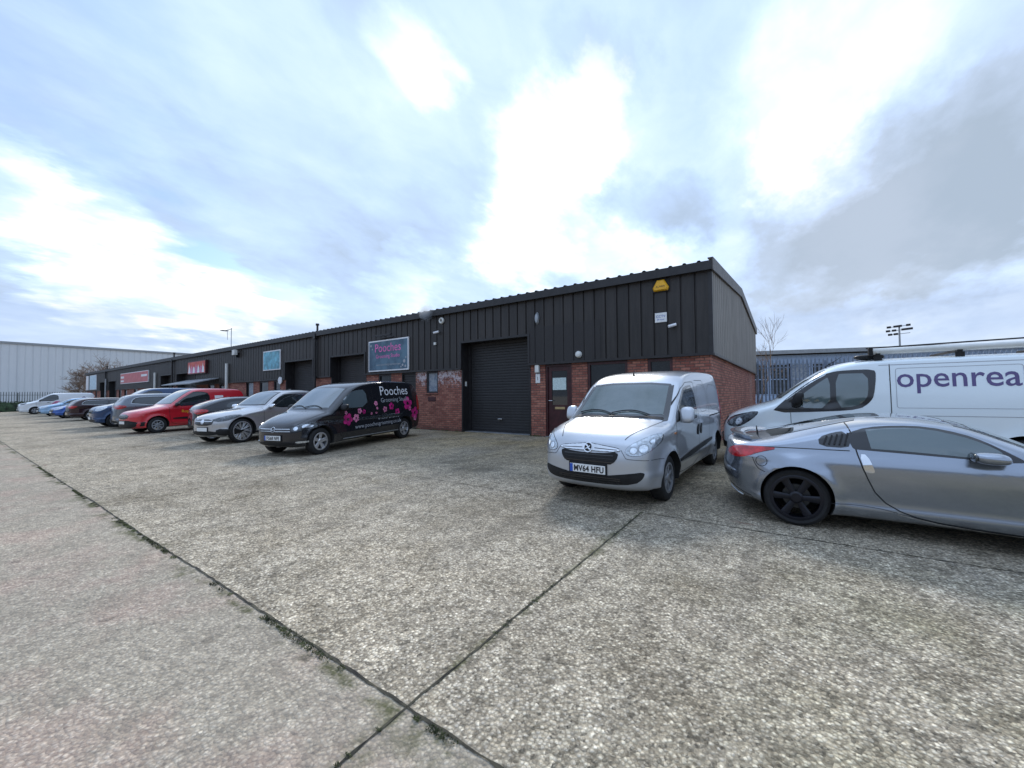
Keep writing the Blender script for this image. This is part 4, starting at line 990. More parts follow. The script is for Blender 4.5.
def coupe():
    L = 4.0
    P_ = paint('silver_coupe_paint', (.30, .33, .38), .85, .22, .04)
    sp = dict(L=L, W=1.78, R=.30, ax=.80, wb=2.43, mat=P_, belt=(.81, -.0, .50), tum2=.12, front=(1.2, .20), rear=(.80, .20), rim=.78, rimmat=M['alloyblack'], spokes=(6, .045, .080, False), face=.80, tw=.23, inset=.015, zs=.42,
              top=[(0.0, .40, .42), (.0, .46, .42), (.05, .55, .36), (.25, .63, .28), (.7, .71, .2), (1.10, .77, .15), (1.32, .81, .15), (1.66, .98, .16), (1.92, 1.085, .13), (2.15, 1.13, .10), (2.42, 1.145, .10), (2.70, 1.125, .12), (3.05, 1.045, .14), (3.40, .945, .16), (3.62, .895, .16), (3.80, .875, .16), (3.90, .865, .2), (3.95, .83, .28), (3.95, .76, .32), (3.97, .66, .34), (4.0, .56, .34), (L, .48, .33), (L-.01, .42, .32)],
              bot=[(0.02, .28, .3), (.10, .12, .2), (.5, .10, .1), (L-.75, .10, .1), (L-.34, .13, .2), (L-.10, .22, .25)],
              flare=.045, gap=.022, sh=.02, creases=((.25, .0, .020, .05), (.70, .0, .008, .05)), tuck=.02, p=2.4, knee=(.60, .30, .10))
    c = Car('silver_coupe', 'silver low sports coupe with black six spoke wheels seen from its side', 'car', sp)
    windscreen(c, .66, .55, .85, 1.07, wipers=False)
    c.patch('rear_window', [(2.68, -.46), (2.8, -.50), (3.25, -.58), (3.52, -.56), (3.52, .56), (3.25, .58), (2.8, .50), (2.68, .46)], 'top', M['glass'], off=.004, sm=1, n=100, rings=12)
    def sides(sd_):
        c.patch('window_surround', [(1.60, .775), (1.72, .86), (1.85, .95), (1.99, 1.015), (2.2, 1.065), (2.42, 1.07), (2.64, 1.045), (2.78, .99), (2.80, .97), (2.76, .84), (2.73, .83), (2.2, .81)], 'side', M['blackgloss'], sd_, .003, sm=1, n=140, rings=12)
        c.patch('window', [(2.65, 1.02), (2.65, 1.02), (2.62, .845), (2.62, .845), (2.3, .833), (1.96, .812), (1.96, .812), (1.76, .845), (1.78, .88), (1.88, .94), (2.0, .99), (2.2, 1.042), (2.42, 1.05)], 'side', M['glassT'], sd_, .007, sm=1, n=120, rings=12)
        c.patch('quarter_louvre', [(3.03, .93), (3.02, .845), (2.79, .84), (2.77, .90), (2.81, 1.0), (2.90, .985)], 'side', M['blackgloss'], sd_, .004, sm=1, n=80, rings=8)
        for k in range(5): c.line('louvre_slat', [(2.985-.042*k, .865), (2.955-.042*k, .945+.008*k), ], 'side', M['gap'], .016, sd_, off=.014+.002*k)
        c.line('door_seam', [(2.82, 1.12), (2.76, 1.0), (2.735, .83), (2.68, .62), (2.58, .37), (2.38, .245), (2.1, .195), (1.5, .17), (1.2, .30), (1.15, .55), (1.18, .76)], 'side', M['gap'], .011, sd_, sm=1)
        c.line('roof_seam', [(2.78, 1.05), (2.84, 1.115)], 'side', M['gap'], .010, sd_)
        c.line('waist_seam', [(2.78, .815), (3.38, .812), (3.62, .80)], 'side', M['gap'], .008, sd_, sm=1)
        c.line('sill_edge', [(2.45, .25), (2.1, .185), (1.3, .165)], 'side', M['chrome'], .006, sd_, off=.008, sm=1)
        c.line('sill_seam', [(2.94, .29), (2.62, .29), (2.45, .26)], 'side', M['gap'], .005, sd_, sm=1)
        c.patch('door_handle', [(2.71, .785), (2.655, .785), (2.60, .64), (2.615, .62), (2.665, .62), (2.68, .64)], 'side', M['chrome'], sd_, .014, sm=1, n=60)
        c.patch('tail_light', [(3.36, .802), (3.56, .805), (3.78, .795), (3.86, .76), (3.89, .71), (3.86, .675), (3.78, .67), (3.66, .695), (3.56, .745)], 'side', M['red_lens'], sd_, .008, sm=1, n=90)
        ring = [(3.535+cos(t)*.055, .655+sin(t)*.055) for t in [2*pi*i/28 for i in range(28)]]
        c.line('fuel_flap', ring, 'side', M['gap'], .006, sd_, closed=True)
        c.patch('side_marker', [(3.80, .50), (3.81, .515), (3.91, .54), (3.90, .515)], 'side', M['lens'], sd_, .008, sm=1)
        c.line('bumper_seam', [(3.62, .69), (3.60, .62), (3.56, .56), (3.50, .545)], 'side', M['gap'], .006, sd_, sm=1)
        c.patch('rear_reflector', [(3.74, .205), (3.80, .235), (3.90, .275), (3.88, .25)], 'side', M['lens'], sd_, .010, sm=0)
        c.line('bumper_crease', [(3.64, .25), (3.75, .28), (3.93, .36)], 'side', M['gap'], .006, sd_, sm=1)
        c.patch('headlight', [(.22, .58), (.35, .64), (.80, .71), (.75, .67), (.5, .60), (.3, .55)], 'side', M['lens'], sd_, .006)
    both(sides)
    for sd_ in (-1, 1):
        m_ = c.blob('mirror', (1.86, sd_*(.90), .825), (.115, .11, .052), P_, p=2.6, tilt=.3)
        c.blob('mirror_glass', (1.96, sd_*.905, .83), (.012, .085, .038), M['glass'], m_); MB().tube([(1.78-L/2, sd_*.76, .79), (1.80-L/2, sd_*.87, .795)], .024).out('mirror_arm', M['black'], m_)
    n = 26; V = []; F_ = []
    for i in range(n+1):
        t = -1+2*i/n; y = t*.62; xo = 3.88-.26*abs(t)**2.4; z0 = .855-.02*abs(t)**3
        for dx, dz in ((-.14, -.01), (-.11, .035), (-.0, .062), (.045, .060), (.03, .040), (-.02, -.02)): V.append((xo+dx-L/2, y, z0+dz))
    F_ = [(6*i+k, 6*i+(k+1) % 6, 6*i+6+(k+1) % 6, 6*i+6+k) for i in range(n) for k in range(6)]+[tuple(range(6)), tuple(6*n+k for k in range(6))[::-1]]
    mesh_obj('rear_spoiler', V, F_, P_, c.body, smooth=30)
    h = c.hit('top', 3.60, .32)[0]; MB().tube([(h.x, h.y, h.z-.02), (h.x+.012, h.y, h.z+.10)], [.012, .006], 6).out('aerial', M['black'], c.body)
    c.place(-.03, 5.22, (1, -.0), 1, 1, 1.0)
coupe()

def saloon_like(rootname, label, cat, kw, place):
    """mid-distance parked car from a handful of proportions"""
    L = kw['L']; H = kw['H']; k = kw
    hb = k.get('hood', .92); wb0 = k.get('ws', 1.25); wt = k.get('wt', 1.95); rt = k.get('rt', L-1.0); tail = k.get('tail', .95)
    top = [(0, .5, .32), (0, hb-.32, .32), (.05, hb-.18, .28), (.2, hb-.08, .22), (.6, hb, .16), (wb0-.15, hb+.10, .12), (wb0, hb+.14, .14), ((wb0+wt)/2, (hb+.14+H)/2+.03, .15), (wt, H-.04, .12), (wt+.4, H, .09), ((wt+rt)/2+.3, H, .09), (rt, H-.03, .1)]
    if k.get('van'): top += [(L-.22, H-.05, .12), (L-.08, H-.28, .1), (L-.02, 1.0, .1), (L, .8, .12), (L, .5, .15)]
    else: top += [(rt+(L-rt)*.45, H-.16, .12), (L-.22, tail+.15, .14), (L-.06, tail-.02, .2), (L-.02, .72, .25), (L, .6, .28), (L, .5, .28)]
    sp = dict(L=L, W=k.get('W', 1.82), R=k.get('R', .33), ax=k.get('ax', .9), wb=k['wb'], mat=k['mat'], belt=(hb+.02, .02, .30 if not k.get('van') else .12), tum2=.1, front=(1.1, .17), rear=(.8, .12 if not k.get('van') else .04), rim=k.get('rim', .68),
              rimmat=k.get('rimmat', M['alloy']), spokes=k.get('spokes', (5, .06, .05, True)), top=top, flare=.02, gap=.045, sh=.015, creases=((.42, .0, .014, .06),), p=2.6)
    c = Car(rootname, label, cat, sp)
    zb = hb+.07; zt = H-.17
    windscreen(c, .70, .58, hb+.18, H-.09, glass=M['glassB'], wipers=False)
    f = lambda z: wb0+.08+(z-hb-.14)/(H-hb-.14)*(wt-wb0)
    x1 = k.get('wx1', rt+.05 if not k.get('van') else wt+.75)
    mid = k.get('bp', (f(zb)+x1)/2+.15)
    poly = [(f(zb)+.0, zb), (f(zt-.1)+.02, zt-.08), (f(zt)+.14, zt+.02), (x1-.3, zt+.02), (x1, zt-.06), (x1+(.12 if not k.get('van') else 0), zb+.02)]
    def sides(sd_):
        c.patch('window_surround', poly, 'side', M['blackgloss'], sd_, .003, sm=1, n=100, rings=10)
        if k.get('van'): c.patch('window', poly, 'side', M['glass'], sd_, .006, sm=1, n=90, inset=.045)
        else:
            c.patch('window', [(f(zb)+.30, zb+.03), (f(zb)+.30, zb+.16), (f(zt)+.12, zt-.02), (mid-.05, zt-.01), (mid-.05, zb+.03)], 'side', M['glass'], sd_, .006, sm=1)
            c.patch('window', [(mid+.05, zb+.03), (mid+.05, zt-.01), (x1-.28, zt-.02), (x1-.06, zt-.10), (x1-.02, zb+.05)], 'side', M['glass'], sd_, .006, sm=1)
            if k.get('chrome'): c.line('window_trim', poly, 'side', M['chrome'], .012, sd_, off=.008, sm=1, closed=True)
        xa = f(zb)-.02; c.line('door_seam', [(xa, zb), (xa+.02, .55), (xa+.12, .32), (mid-.05, .32), (mid+.02, zb), (mid+.0, zt+.05)], 'side', M['gap'], .010, sd_, sm=1)
        if not k.get('van'): c.line('door_seam', [(mid+.05, .32), (x1-.45, .32), (x1-.30, .60), (x1-.05, zb)], 'side', M['gap'], .010, sd_, sm=1)
        hm = M['black'] if k.get('van') else k['mat']
        c.patch('door_handle', [(mid-.20, zb-.13), (mid-.20, zb-.095), (mid-.04, zb-.095), (mid-.04, zb-.13)], 'side', hm, sd_, .018)
        c.patch('headlight', k.get('hl', [(.06, hb-.28), (.08, hb-.19), (.30, hb-.10), (.50, hb-.06), (.46, hb-.14), (.26, hb-.24)]), 'side', k.get('hlmat', M['lens']), sd_, .008, sm=1)
        c.patch('tail_light', k.get('tl', [(L-.42, tail-.10), (L-.40, tail-.02), (L-.12, tail-.0), (L-.04, tail-.08), (L-.08, tail-.20), (L-.22, tail-.18)]), 'side', M['red_lens'], sd_, .008, sm=1)
        if k.get('clad'): c.patch('sill_cladding', [(k['ax']+.40, .26), (k['ax']+.40, .37), (k['ax']+k['wb']-.4, .37), (k['ax']+k['wb']-.4, .26)], 'side', M['black'], sd_, .010)
    both(sides)
    c.patch('grille', [(-.45, hb-.20), (.45, hb-.20), (.38, hb-.40), (-.38, hb-.40)], 'front', M['blackgloss'], off=.006)
    c.patch('front_bumper_intake', [(-.65, .42), (.65, .42), (.55, .28), (-.55, .28)], 'front', M['black'], off=.005)
    c.patch('rear_window', [(-.55, tail+.16), (-.46, H-.12), (.46, H-.12), (.55, tail+.16)], 'rear', M['glass'], off=.006, n=80)
    for sg in (-1, 1): c.patch('rear_lamp', [(sg*.45, tail-.05), (sg*.80, tail-.02), (sg*.82, tail-.2), (sg*.48, tail-.17)], 'rear', M['red_lens'], off=.007)
    c.patch('rear_bumper', [(-.75, .40), (.75, .40), (.68, .26), (-.68, .26)], 'rear', M['black'], off=.005)
    c.plate(k.get('fp', ''), .47, w=.46)
    if k.get('fbump'): c.patch('front_bumper', [(-.86, .56), (.86, .56), (.80, .24), (-.80, .24)], 'front', M['black'], off=.008, n=110)
    c.mirrors(f(zb)+.22, zb+.06, k.get('mm', k['mat']), (.07, .10, .07), .05)
    c.place(*place)
    return c
HB = (.25, -.968); HN = (.03, -1.); HO = (.0, 1.)
mk = paint
# silver crossover coupe next to the black van
mc = saloon_like('silver_crossover', 'silver grey crossover with dark multispoke wheels, left of the black grooming van', 'car',
    dict(L=4.62, H=1.68, W=1.70, wb=2.95, ax=.70, R=.385, hood=.98, ws=1.45, wt=2.25, rt=3.55, tail=1.08, mat=mk('grey_silver_paint', (.46, .455, .455), .55, .28, .10), rim=.78, rimmat=M['alloy'], spokes=(10, .035, .028, True), clad=True, wx1=3.85,
         hl=[(.05, .70), (.08, .80), (.40, .90), (.72, .90), (.55, .82), (.25, .72)], hlmat=M['lens_dark'], fp='', mm=M['chrome']), (-14.1, 5.48, (.235, -.972), 0, -1, .97))
mc.line('grille_bar', [(-.40, .72), (.40, .72)], 'front', M['chrome'], .02, off=.012); mc.patch('badge', [(cos(t)*.075, .70+sin(t)*.075) for t in [2*pi*i/20 for i in range(20)]], 'front', M['chrome'], off=.02, sm=0, n=20, rings=2)
mc.patch('bumper_intake', [(-.88, .46), (-.55, .50), (-.5, .30), (-.80, .26)], 'front', M['black'], off=.006); mc.patch('bumper_intake', [(.88, .46), (.55, .50), (.5, .30), (.80, .26)], 'front', M['black'], off=.006)
mc.line('window_trim', [(1.75, 1.08), (2.4, 1.46), (3.1, 1.50), (3.7, 1.40), (4.1, 1.2)], 'side', M['chrome'], .014, -1, off=.009, sm=1)
saloon_like('black_hatchback', 'black hatchback with red tail lights between the red van and the silver crossover', 'car',
    dict(L=4.35, H=1.46, W=1.80, wb=2.65, ax=.88, R=.32, hood=.90, ws=1.2, wt=1.95, rt=3.35, tail=1.02, mat=mk('black_hatch_paint', (.016, .017, .022), 0, .22, .12), clad=False), (-17.5, 6.1, (.10, 1.0), 1, 1, .97))
rv = saloon_like('red_van', 'bright red post van with a black bumper, nose to the yard', 'van',
    dict(L=4.36, H=1.84, W=1.76, wb=2.80, ax=.84, R=.33, hood=1.0, ws=1.25, wt=2.15, rt=3.9, tail=1.1, van=True, mat=mk('post_red_paint', (.55, .012, .025), 0, .3, .12), fbump=True, rimmat=M['hubcap'], rim=.62, spokes=(8, .05, .045, False), mm=M['black'],
         hl=[(.10, .74), (.16, .90), (.45, 1.02), (.72, 1.06), (.62, .96), (.34, .80)], wx1=2.75, tl=[(4.22, .9), (4.2, 1.4), (4.32, 1.4), (4.36, .9)]), (-21.13, 5.15, (.12, -.99), 0, -1, .98))
rv.patch('rubbing_strip', [(1.35, .52), (1.35, .62), (3.3, .62), (3.3, .52)], 'side', M['black'], -1, .012)
rv.text('van_lettering', 'Royal Mail', (2.0, .80), .17, 'side', plain('yellow_lettering', (.75, .5, .03), .4), -1, off=.005); rv.patch('van_emblem', [(2.95, 1.30), (2.95, 1.50), (3.3, 1.50), (3.3, 1.30)], 'side', M['white'], -1, .004, sm=0)
saloon_like('grey_estate', 'slate grey estate with a chrome window line, tail out, left of the red van', 'car',
    dict(L=4.75, H=1.66, W=1.86, wb=2.80, ax=.9, R=.35, hood=1.02, ws=1.4, wt=2.1, rt=4.1, tail=1.12, mat=mk('slate_paint', (.15, .17, .20), .5, .28, .2), chrome=True, wx1=4.1), (-25.5, 5.72, (.05, 1.0), 1, 1, .98))
saloon_like('blue_van', 'dark blue van with a pale bonnet, nose to the yard behind the grey estate', 'van',
    dict(L=4.9, H=1.97, W=1.85, wb=3.05, ax=.78, R=.34, hood=1.12, ws=1.15, wt=2.1, rt=4.6, tail=1.15, van=True, mat=mk('navy_paint', (.018, .055, .14), .2, .25, .1), rimmat=M['hubcap'], rim=.62, mm=M['black'], wx1=2.7,
         hl=[(.08, .80), (.14, .98), (.42, 1.08), (.55, 1.06), (.36, .88)], tl=[(4.82, .9), (4.8, 1.5), (4.92, 1.5), (4.96, .9)]), (-27.6, 5.10, (.0, -1.), 0, -1, .98))
saloon_like('maroon_estate', 'very dark maroon estate with silver wheels, right of the small blue cars', 'car',
    dict(L=4.7, H=1.48, W=1.82, wb=2.72, ax=.92, R=.33, hood=.93, ws=1.35, wt=2.0, rt=4.0, tail=1.0, mat=mk('dark_maroon_paint', (.028, .008, .012), .3, .22, .12), chrome=True, wx1=4.0), (-37.6, 5.8, (.0, 1.0), 1, 1, .98))
saloon_like('small_blue_car', 'small bright blue hatchback between the maroon estate and the pale blue car', 'car',
    dict(L=3.9, H=1.42, W=1.70, wb=2.45, ax=.8, R=.30, hood=.9, ws=1.1, wt=1.8, rt=3.0, tail=.98, mat=mk('bright_blue_paint', (.02, .10, .40), .2, .25, .1)), (-43.5, 5.6, (.1, -1.0), 0, -1, .98))
saloon_like('pale_blue_car', 'pale blue hatchback parked in front of the white livery van', 'car',
    dict(L=4.2, H=1.50, W=1.75, wb=2.6, ax=.85, R=.31, hood=.95, ws=1.2, wt=1.9, rt=3.3, tail=1.0, mat=mk('pale_blue_paint', (.28, .46, .66), .2, .25, .1)), (-50.0, 5.6, (.05, -1.0), 0, -1, .98))
wv = saloon_like('white_livery_van', 'white van with a purple and blue stripe at the far left end of the row', 'van',
    dict(L=5.1, H=1.98, W=1.95, wb=3.0, ax=1.0, R=.34, hood=1.12, ws=1.1, wt=2.1, rt=4.7, tail=1.15, van=True, mat=mk('white_fleet_paint', (.74, .76, .78), 0, .3, .1), rimmat=M['hubcap'], rim=.62, mm=M['black'], fbump=False, wx1=2.5,
         hl=[(.10, .86), (.16, 1.0), (.42, 1.1), (.56, 1.08), (.36, .92)], hlmat=M['lens_dark'], tl=[(4.9, .9), (4.88, 1.5), (5.0, 1.5), (5.04, .9)]), (-58.6, 5.3, (.0, -1.), 0, -1, 1.0))
wv.patch('livery_stripe', [(1.5, .45), (1.9, .45), (2.6, 1.2), (2.3, 1.2)], 'side', M['pinklight'], -1, .005, sm=0); wv.patch('livery_stripe', [(1.9, .45), (2.5, .45), (2.9, 1.0), (2.5, 1.05)], 'side', M['purple'], -1, .006, sm=0)
wv.patch('livery_emblem', [(4.0, 1.45), (4.2, 1.6), (4.4, 1.45), (4.2, 1.3)], 'side', M['purple'], -1, .006, sm=0)
# car glimpsed between the brick corner and the white van
saloon_like('dark_red_car', 'dark red car half hidden between the brick corner and the white rack van', 'car',
    dict(L=4.2, H=1.46, W=1.75, wb=2.6, ax=.85, R=.31, hood=.95, ws=1.2, wt=1.9, rt=3.3, tail=1.0, mat=mk('dark_red_paint', (.13, .012, .015), .2, .25, .1)), (-.1, 18.2, (-1.0, .1), 0, -1, .98))

# ------------------------------------------------------------------ signs and fittings on the facade (world coordinates, origin at their wall point)
FY = BY0-.085
class At(MB):
    def __init__(s, o): super().__init__(); s.o = o
def fitting(name, loc, label, cat, group=None): return tag(empty(name, loc), label, cat, group)
def sign(name, x0, x1, z0, z1, label, face, edge, depth=.05, lines=(), cat='sign', border=.055, y=FY):
    r = fitting(name, ((x0+x1)/2, y, (z0+z1)/2), label, cat); w2, h2 = (x1-x0)/2, (z1-z0)/2
    MB().box(-w2, w2, -depth, 0, -h2, h2).out('sign_frame', edge, r, bevel=.006)
    p = MB().box(-w2+border, w2-border, -depth-.006, -depth+.004, -h2+border, h2-border).out('sign_face', face, r)
    for txt, cx_, cz_, size, mt, al in lines:
        flat_text('lettering', txt, size, lambda a, b_, c: (cx_+a, -depth-.010, cz_+b_), mt, p, align=al)
    return r, p
def sign_mat(name, a, b_, sc=3.):
    m, k, bb = mat_base(name); oc = k.n('ShaderNodeTexCoord').outputs['Object']; setc(k, bb, 'Base Color', k.mix(k.ss(k.noise(oc, sc, 4, .6), .35, .65), a, b_)); setc(k, bb, 'Roughness', .35); return m
mg = sign_mat('slate_blue_sign', (.035, .080, .13), (.10, .19, .26), 1.4); SP = plain('sign_pink', (.85, .16, .48), .4, 0, .1)
r, p = sign('shop_sign', -15.1, -12.53, 2.56, 3.87, 'large slate blue sign with pink lettering in a white frame above the black van', mg, M['white'], lines=(('Pooches', .0, .16, .50, SP, 'CENTER'), ('Grooming Studio', .0, -.10, .22, SP, 'CENTER'), ('www.poochesgrooming.co.uk', .05, -.42, .13, M['silver_ink'], 'CENTER')))
for (a, b_, s_) in ((1.05, -.30, .07), (.95, -.45, .05), (1.12, -.50, .05), (.85, -.52, .035), (-1.1, .45, .05), (-1.0, .30, .03), (1.15, -.15, .035), (.72, -.40, .03)):
    MB().lathe([(.001, -.064), (s_, -.064), (s_, -.058)], (a, 0, b_), n=14).out('flower_mark', M['silver_ink'], p)
MB().tube([(-.5, -.02, .74), (.3, -.02, .74)], .02).tube([(-.1, .02, .74), (-.1, -.28, .80)], .012).box(-.55, .55, -.34, -.26, .78, .83).out('trough_lamp', M['trim'], r)
sign('shop_sign', -24.95, -22.95, 3.02, 4.12, 'square pale blue sign in a white frame, left of a roller shutter', M['teal_sign'], M['white'], lines=(('SERVICES', -.0, .15, .28, M['white'], 'CENTER'), ('trade counter', 0, -.15, .2, M['white'], 'CENTER')) if False else ())
_, p = sign('shop_sign', -36.7, -33.3, 3.22, 4.15, 'bright red sign with pale flame shapes on dark cladding', sign_mat('red_sign', (.50, .03, .02), (.62, .09, .05)), M['maroon'], depth=.16)
for i in range(7):
    x = -1.35+i*.44; MB().quad((x-.22, -.172, -.38), (x+.25, -.172, -.38), (x+.20, -.172, -.05+.1*(i % 2)), (x+.05, -.172, .1)).quad((x-.22, -.1721, -.38), (x+.05, -.1721, .1), (x+.02, -.1721, .34-.12*(i % 3)), (x-.12, -.1721, -.02)).out('flame_shape', M['pinklight'] if i % 2 else M['white'], p)
_, p = sign('shop_sign', -56.2, -46.8, 2.98, 4.02, 'long plain red sign with small white lettering near the far end', sign_mat('long_red_sign', (.50, .09, .10), (.60, .13, .14)), M['white'], depth=.08, border=.06)
for a, b_, w_, h_ in ((-3.9, .12, .55, .22), (-3.9, -.25, .55, .18), (3.5, .1, .9, .2)): MB().box(a-w_, a+w_, -.095, -.087, b_-h_/2, b_+h_/2).out('lettering_block', M['white'], p)
sign('shop_sign', -70.9, -67.3, 2.6, 4.35, 'tall pale sign at the far left end of the block', M['bluewhite'], M['white'])
sign('shop_sign', -73.0, -71.6, 2.6, 4.35, 'narrow white sign at the extreme left corner of the block', M['white'], M['white'])
sign('alarm_notice', -2.98, -2.68, 3.36, 3.61, 'small white notice on the cladding below the yellow alarm box', M['plate_white'], M['white'], .012, lines=(('CCTV', 0, .0, .09, M['plate_blue'], 'CENTER'), ('24 hour', 0, -.07, .06, M['plate_blue'], 'CENTER')), cat='notice', border=.008)
sign('unit_number_plate', -6.70, -6.54, 1.88, 2.17, 'small white unit plate on brick below the wall lamp, left of the maroon door', M['plate_white'], M['white'], .02, lines=(('1', 0, -.06, .17, M['ink'], 'CENTER'),), cat='plaque', border=.01, y=BY0-.002)
rb = fitting('alarm_box', (-2.81, FY, 4.30), 'yellow alarm box under the eaves at the right corner', 'alarm')
V = []
for yy, s_ in ((0, 1.), (-.06, 1.), (-.10, .82)):
    for a, b_ in ((-.17, -.13), (.17, -.13), (.20, -.05), (.09, .15), (-.09, .15), (-.20, -.05)): V.append((a*s_, yy, b_*s_))
mesh_obj('alarm_cover', V, [(i, (i+1) % 6, 6+(i+1) % 6, 6+i) for i in range(6)]+[(6+i, 6+(i+1) % 6, 12+(i+1) % 6, 12+i) for i in range(6)]+[tuple(range(12, 18))], M['yellow'], rb)
flat_text('lettering', 'ALARM', .07, lambda a, b_, c: (a, -.104, b_-.05), M['ink'], rb)
MB().box(-.22, .22, -.012, .0, -.16, .18).out('alarm_backplate', M['black'], rb, bevel=.004)
def camera_unit(x, z, label, s_=1.):
    r = fitting('security_camera', (x, FY, z), label, 'camera'); MB().tube([(0, 0, 0), (0, -.09, .0)], .022).out('camera_bracket', M['black'], r)
    MB().tube([(.06*s_, -.06, .02), (-.10*s_, -.16, -.03)], .038*s_, 12).out('camera_barrel', M['white'], r, smooth=30); return r
camera_unit(-2.51, 3.24, 'small white bullet camera below the alarm notice'); camera_unit(-10.90, 3.88, 'white bullet camera between the round vent and the tiny white box', 1.1)
lr = fitting('wall_lamp', (-5.17, FY, 2.68), 'white half round lamp on the cladding above the maroon door', 'lamp'); MB().lathe([(.001, -.10), (.07, -.085), (.10, -.04), (.10, 0)], n=20).out('lamp_diffuser', M['lamp_white'], lr, smooth=40)
lr = fitting('wall_lamp', (-6.62, BY0, 2.34), 'oblong opal lamp on brick between the shutter and the maroon door', 'lamp'); MB().box(-.07, .07, -.09, 0, -.13, .13).out('lamp_diffuser', M['lamp_white'], lr, bevel=.02); MB().box(-.08, .08, -.03, -.001, -.15, .15).out('lamp_base', M['steel'], lr)
lr = fitting('wall_lamp', (-6.58, FY, 3.90), 'oval grey bulkhead light high on the cladding right of the big shutter', 'lamp'); MB().lathe([(.001, -.07), (.06, -.06), (.085, 0)], n=20).out('lamp_diffuser', M['steel'], lr, smooth=40); lr.scale = (.9, 1, 2.3)
lr = fitting('round_vent', (-10.72, FY, 4.30), 'round white vent under the eaves left of the big shutter', 'vent'); MB().lathe([(.05, -.02), (.06, -.07), (.09, -.08), (.12, -.05), (.12, 0)], n=24).out('vent_cowl', M['lamp_white'], lr, smooth=40); MB().lathe([(.001, -.03), (.055, -.03)], n=16).out('vent_mouth', M['black'], lr)
tag(MB().box(-11.12, -11.02, FY-.05, FY, 3.42, 3.52).out('sensor_box', M['lamp_white'], bevel=.006), 'tiny white sensor box lowest of three fittings left of the big shutter', 'sensor')
lr = fitting('notice_board', (-12.42, BY0-.002, 1.05), 'white framed notice on brick behind the tail of the black van', 'notice'); MB().box(-.16, .16, -.03, 0, -.26, .26).out('board', M['white'], lr, bevel=.004); MB().box(-.10, .02, -.036, -.028, -.02, .2).out('dark_print', M['ink'], lr); MB().lathe([(.04, -.037), (.08, -.037), (.08, -.030)], (-.0, 0, -.14), n=16).out('dark_print', M['ink'], lr)
tag(MB().box(-12.62, -12.50, BY0-.10, BY0-.001, ZF, .72).out('meter_box', M['white'], bevel=.004), 'low white pipe box at the foot of the brick behind the black van', 'box')
lr = fitting('floodlight', (-28.4, FY, 4.30), 'white floodlight on the dark cladding beside the aerial', 'floodlight'); MB().box(-.18, .18, -.30, -.12, -.16, .16).out('lamp_head', M['lamp_white'], lr, bevel=.02); MB().box(-.03, .03, -.13, 0, -.3, .0).out('bracket', M['black'], lr)
lr = fitting('round_sign', (-23.0, FY, 2.42), 'small round white sign beside the third roller shutter', 'sign'); MB().lathe([(.001, -.04), (.20, -.04), (.20, 0)], n=24).out('disc', M['white'], lr)
lr = fitting('television_aerial', (-29.6, BY0-.05, 4.72), 'thin rooftop television aerial above the red van', 'aerial')
MB().tube([(0, 0, -.5), (0, 0, 1.25)], .022, 6).tube([(-1.3, 0, 1.2), (.1, 0, 1.2)], .018, 6).tube([(-.6, 0, .55), (-.6, 0, 1.2)], .014, 6).box(-1.3, -.9, -.2, .2, 1.19, 1.21).out('mast', M['steel'], lr)
# lean-to canopy over the fourth shutter
lr = fitting('canopy', (-34.2, BY0-.9, 2.5), 'grey lean-to canopy below the red flame sign', 'canopy')
V = [(-2.9, .8, .35), (2.9, .8, .35), (2.9, -.75, -.05), (-2.9, -.75, -.05)]; V += [(a, b_, c-.06) for a, b_, c in V]
mesh_obj('canopy_roof', V, [(0, 1, 2, 3), (7, 6, 5, 4), (0, 4, 5, 1), (1, 5, 6, 2), (2, 6, 7, 3), (3, 7, 4, 0)], M['steel'], lr)
for x in (-2.8, 2.8): MB().tube([(x, .75, -.6), (x, -.7, -.2)], .03, 8).out('strut', M['trim'], lr)
# smoky flue stain is a puff of steam at the eaves
m = bpy.data.materials.new('steam'); m.use_nodes = True; t = m.node_tree; t.nodes.clear(); k = N(t); vs = k.n('ShaderNodeVolumePrincipled'); o_ = k.n('ShaderNodeOutputMaterial'); t.links.new(vs.outputs[0], o_.inputs[1])
oc = k.n('ShaderNodeTexCoord').outputs['Object']; ln = k.vm('LENGTH', k.vm('MULTIPLY', oc, (2.2, 3.2, 2.6)), (0, 0, 0), 1); dn = k.m('MULTIPLY', k.ss(k.m('ADD', ln, k.m('MULTIPLY', k.m('SUBTRACT', k.noise(oc, 5, 4), .5), .9)), 1., .2), 2.6)
vs.inputs['Color'].default_value = (.9, .9, .9, 1); t.links.new(dn, vs.inputs['Density'])
st = MB().lathe([(.001, -.42), (.2, -.3), (.3, 0), (.45, .25), (.35, .40), (.001, .45)], axis='z', n=20).out('steam_puff', m, None, smooth=40); st.location = (-11.3, BY0-.35, 4.62); tag(st, 'small grey puff of steam at the eaves above the round vent', 'steam')

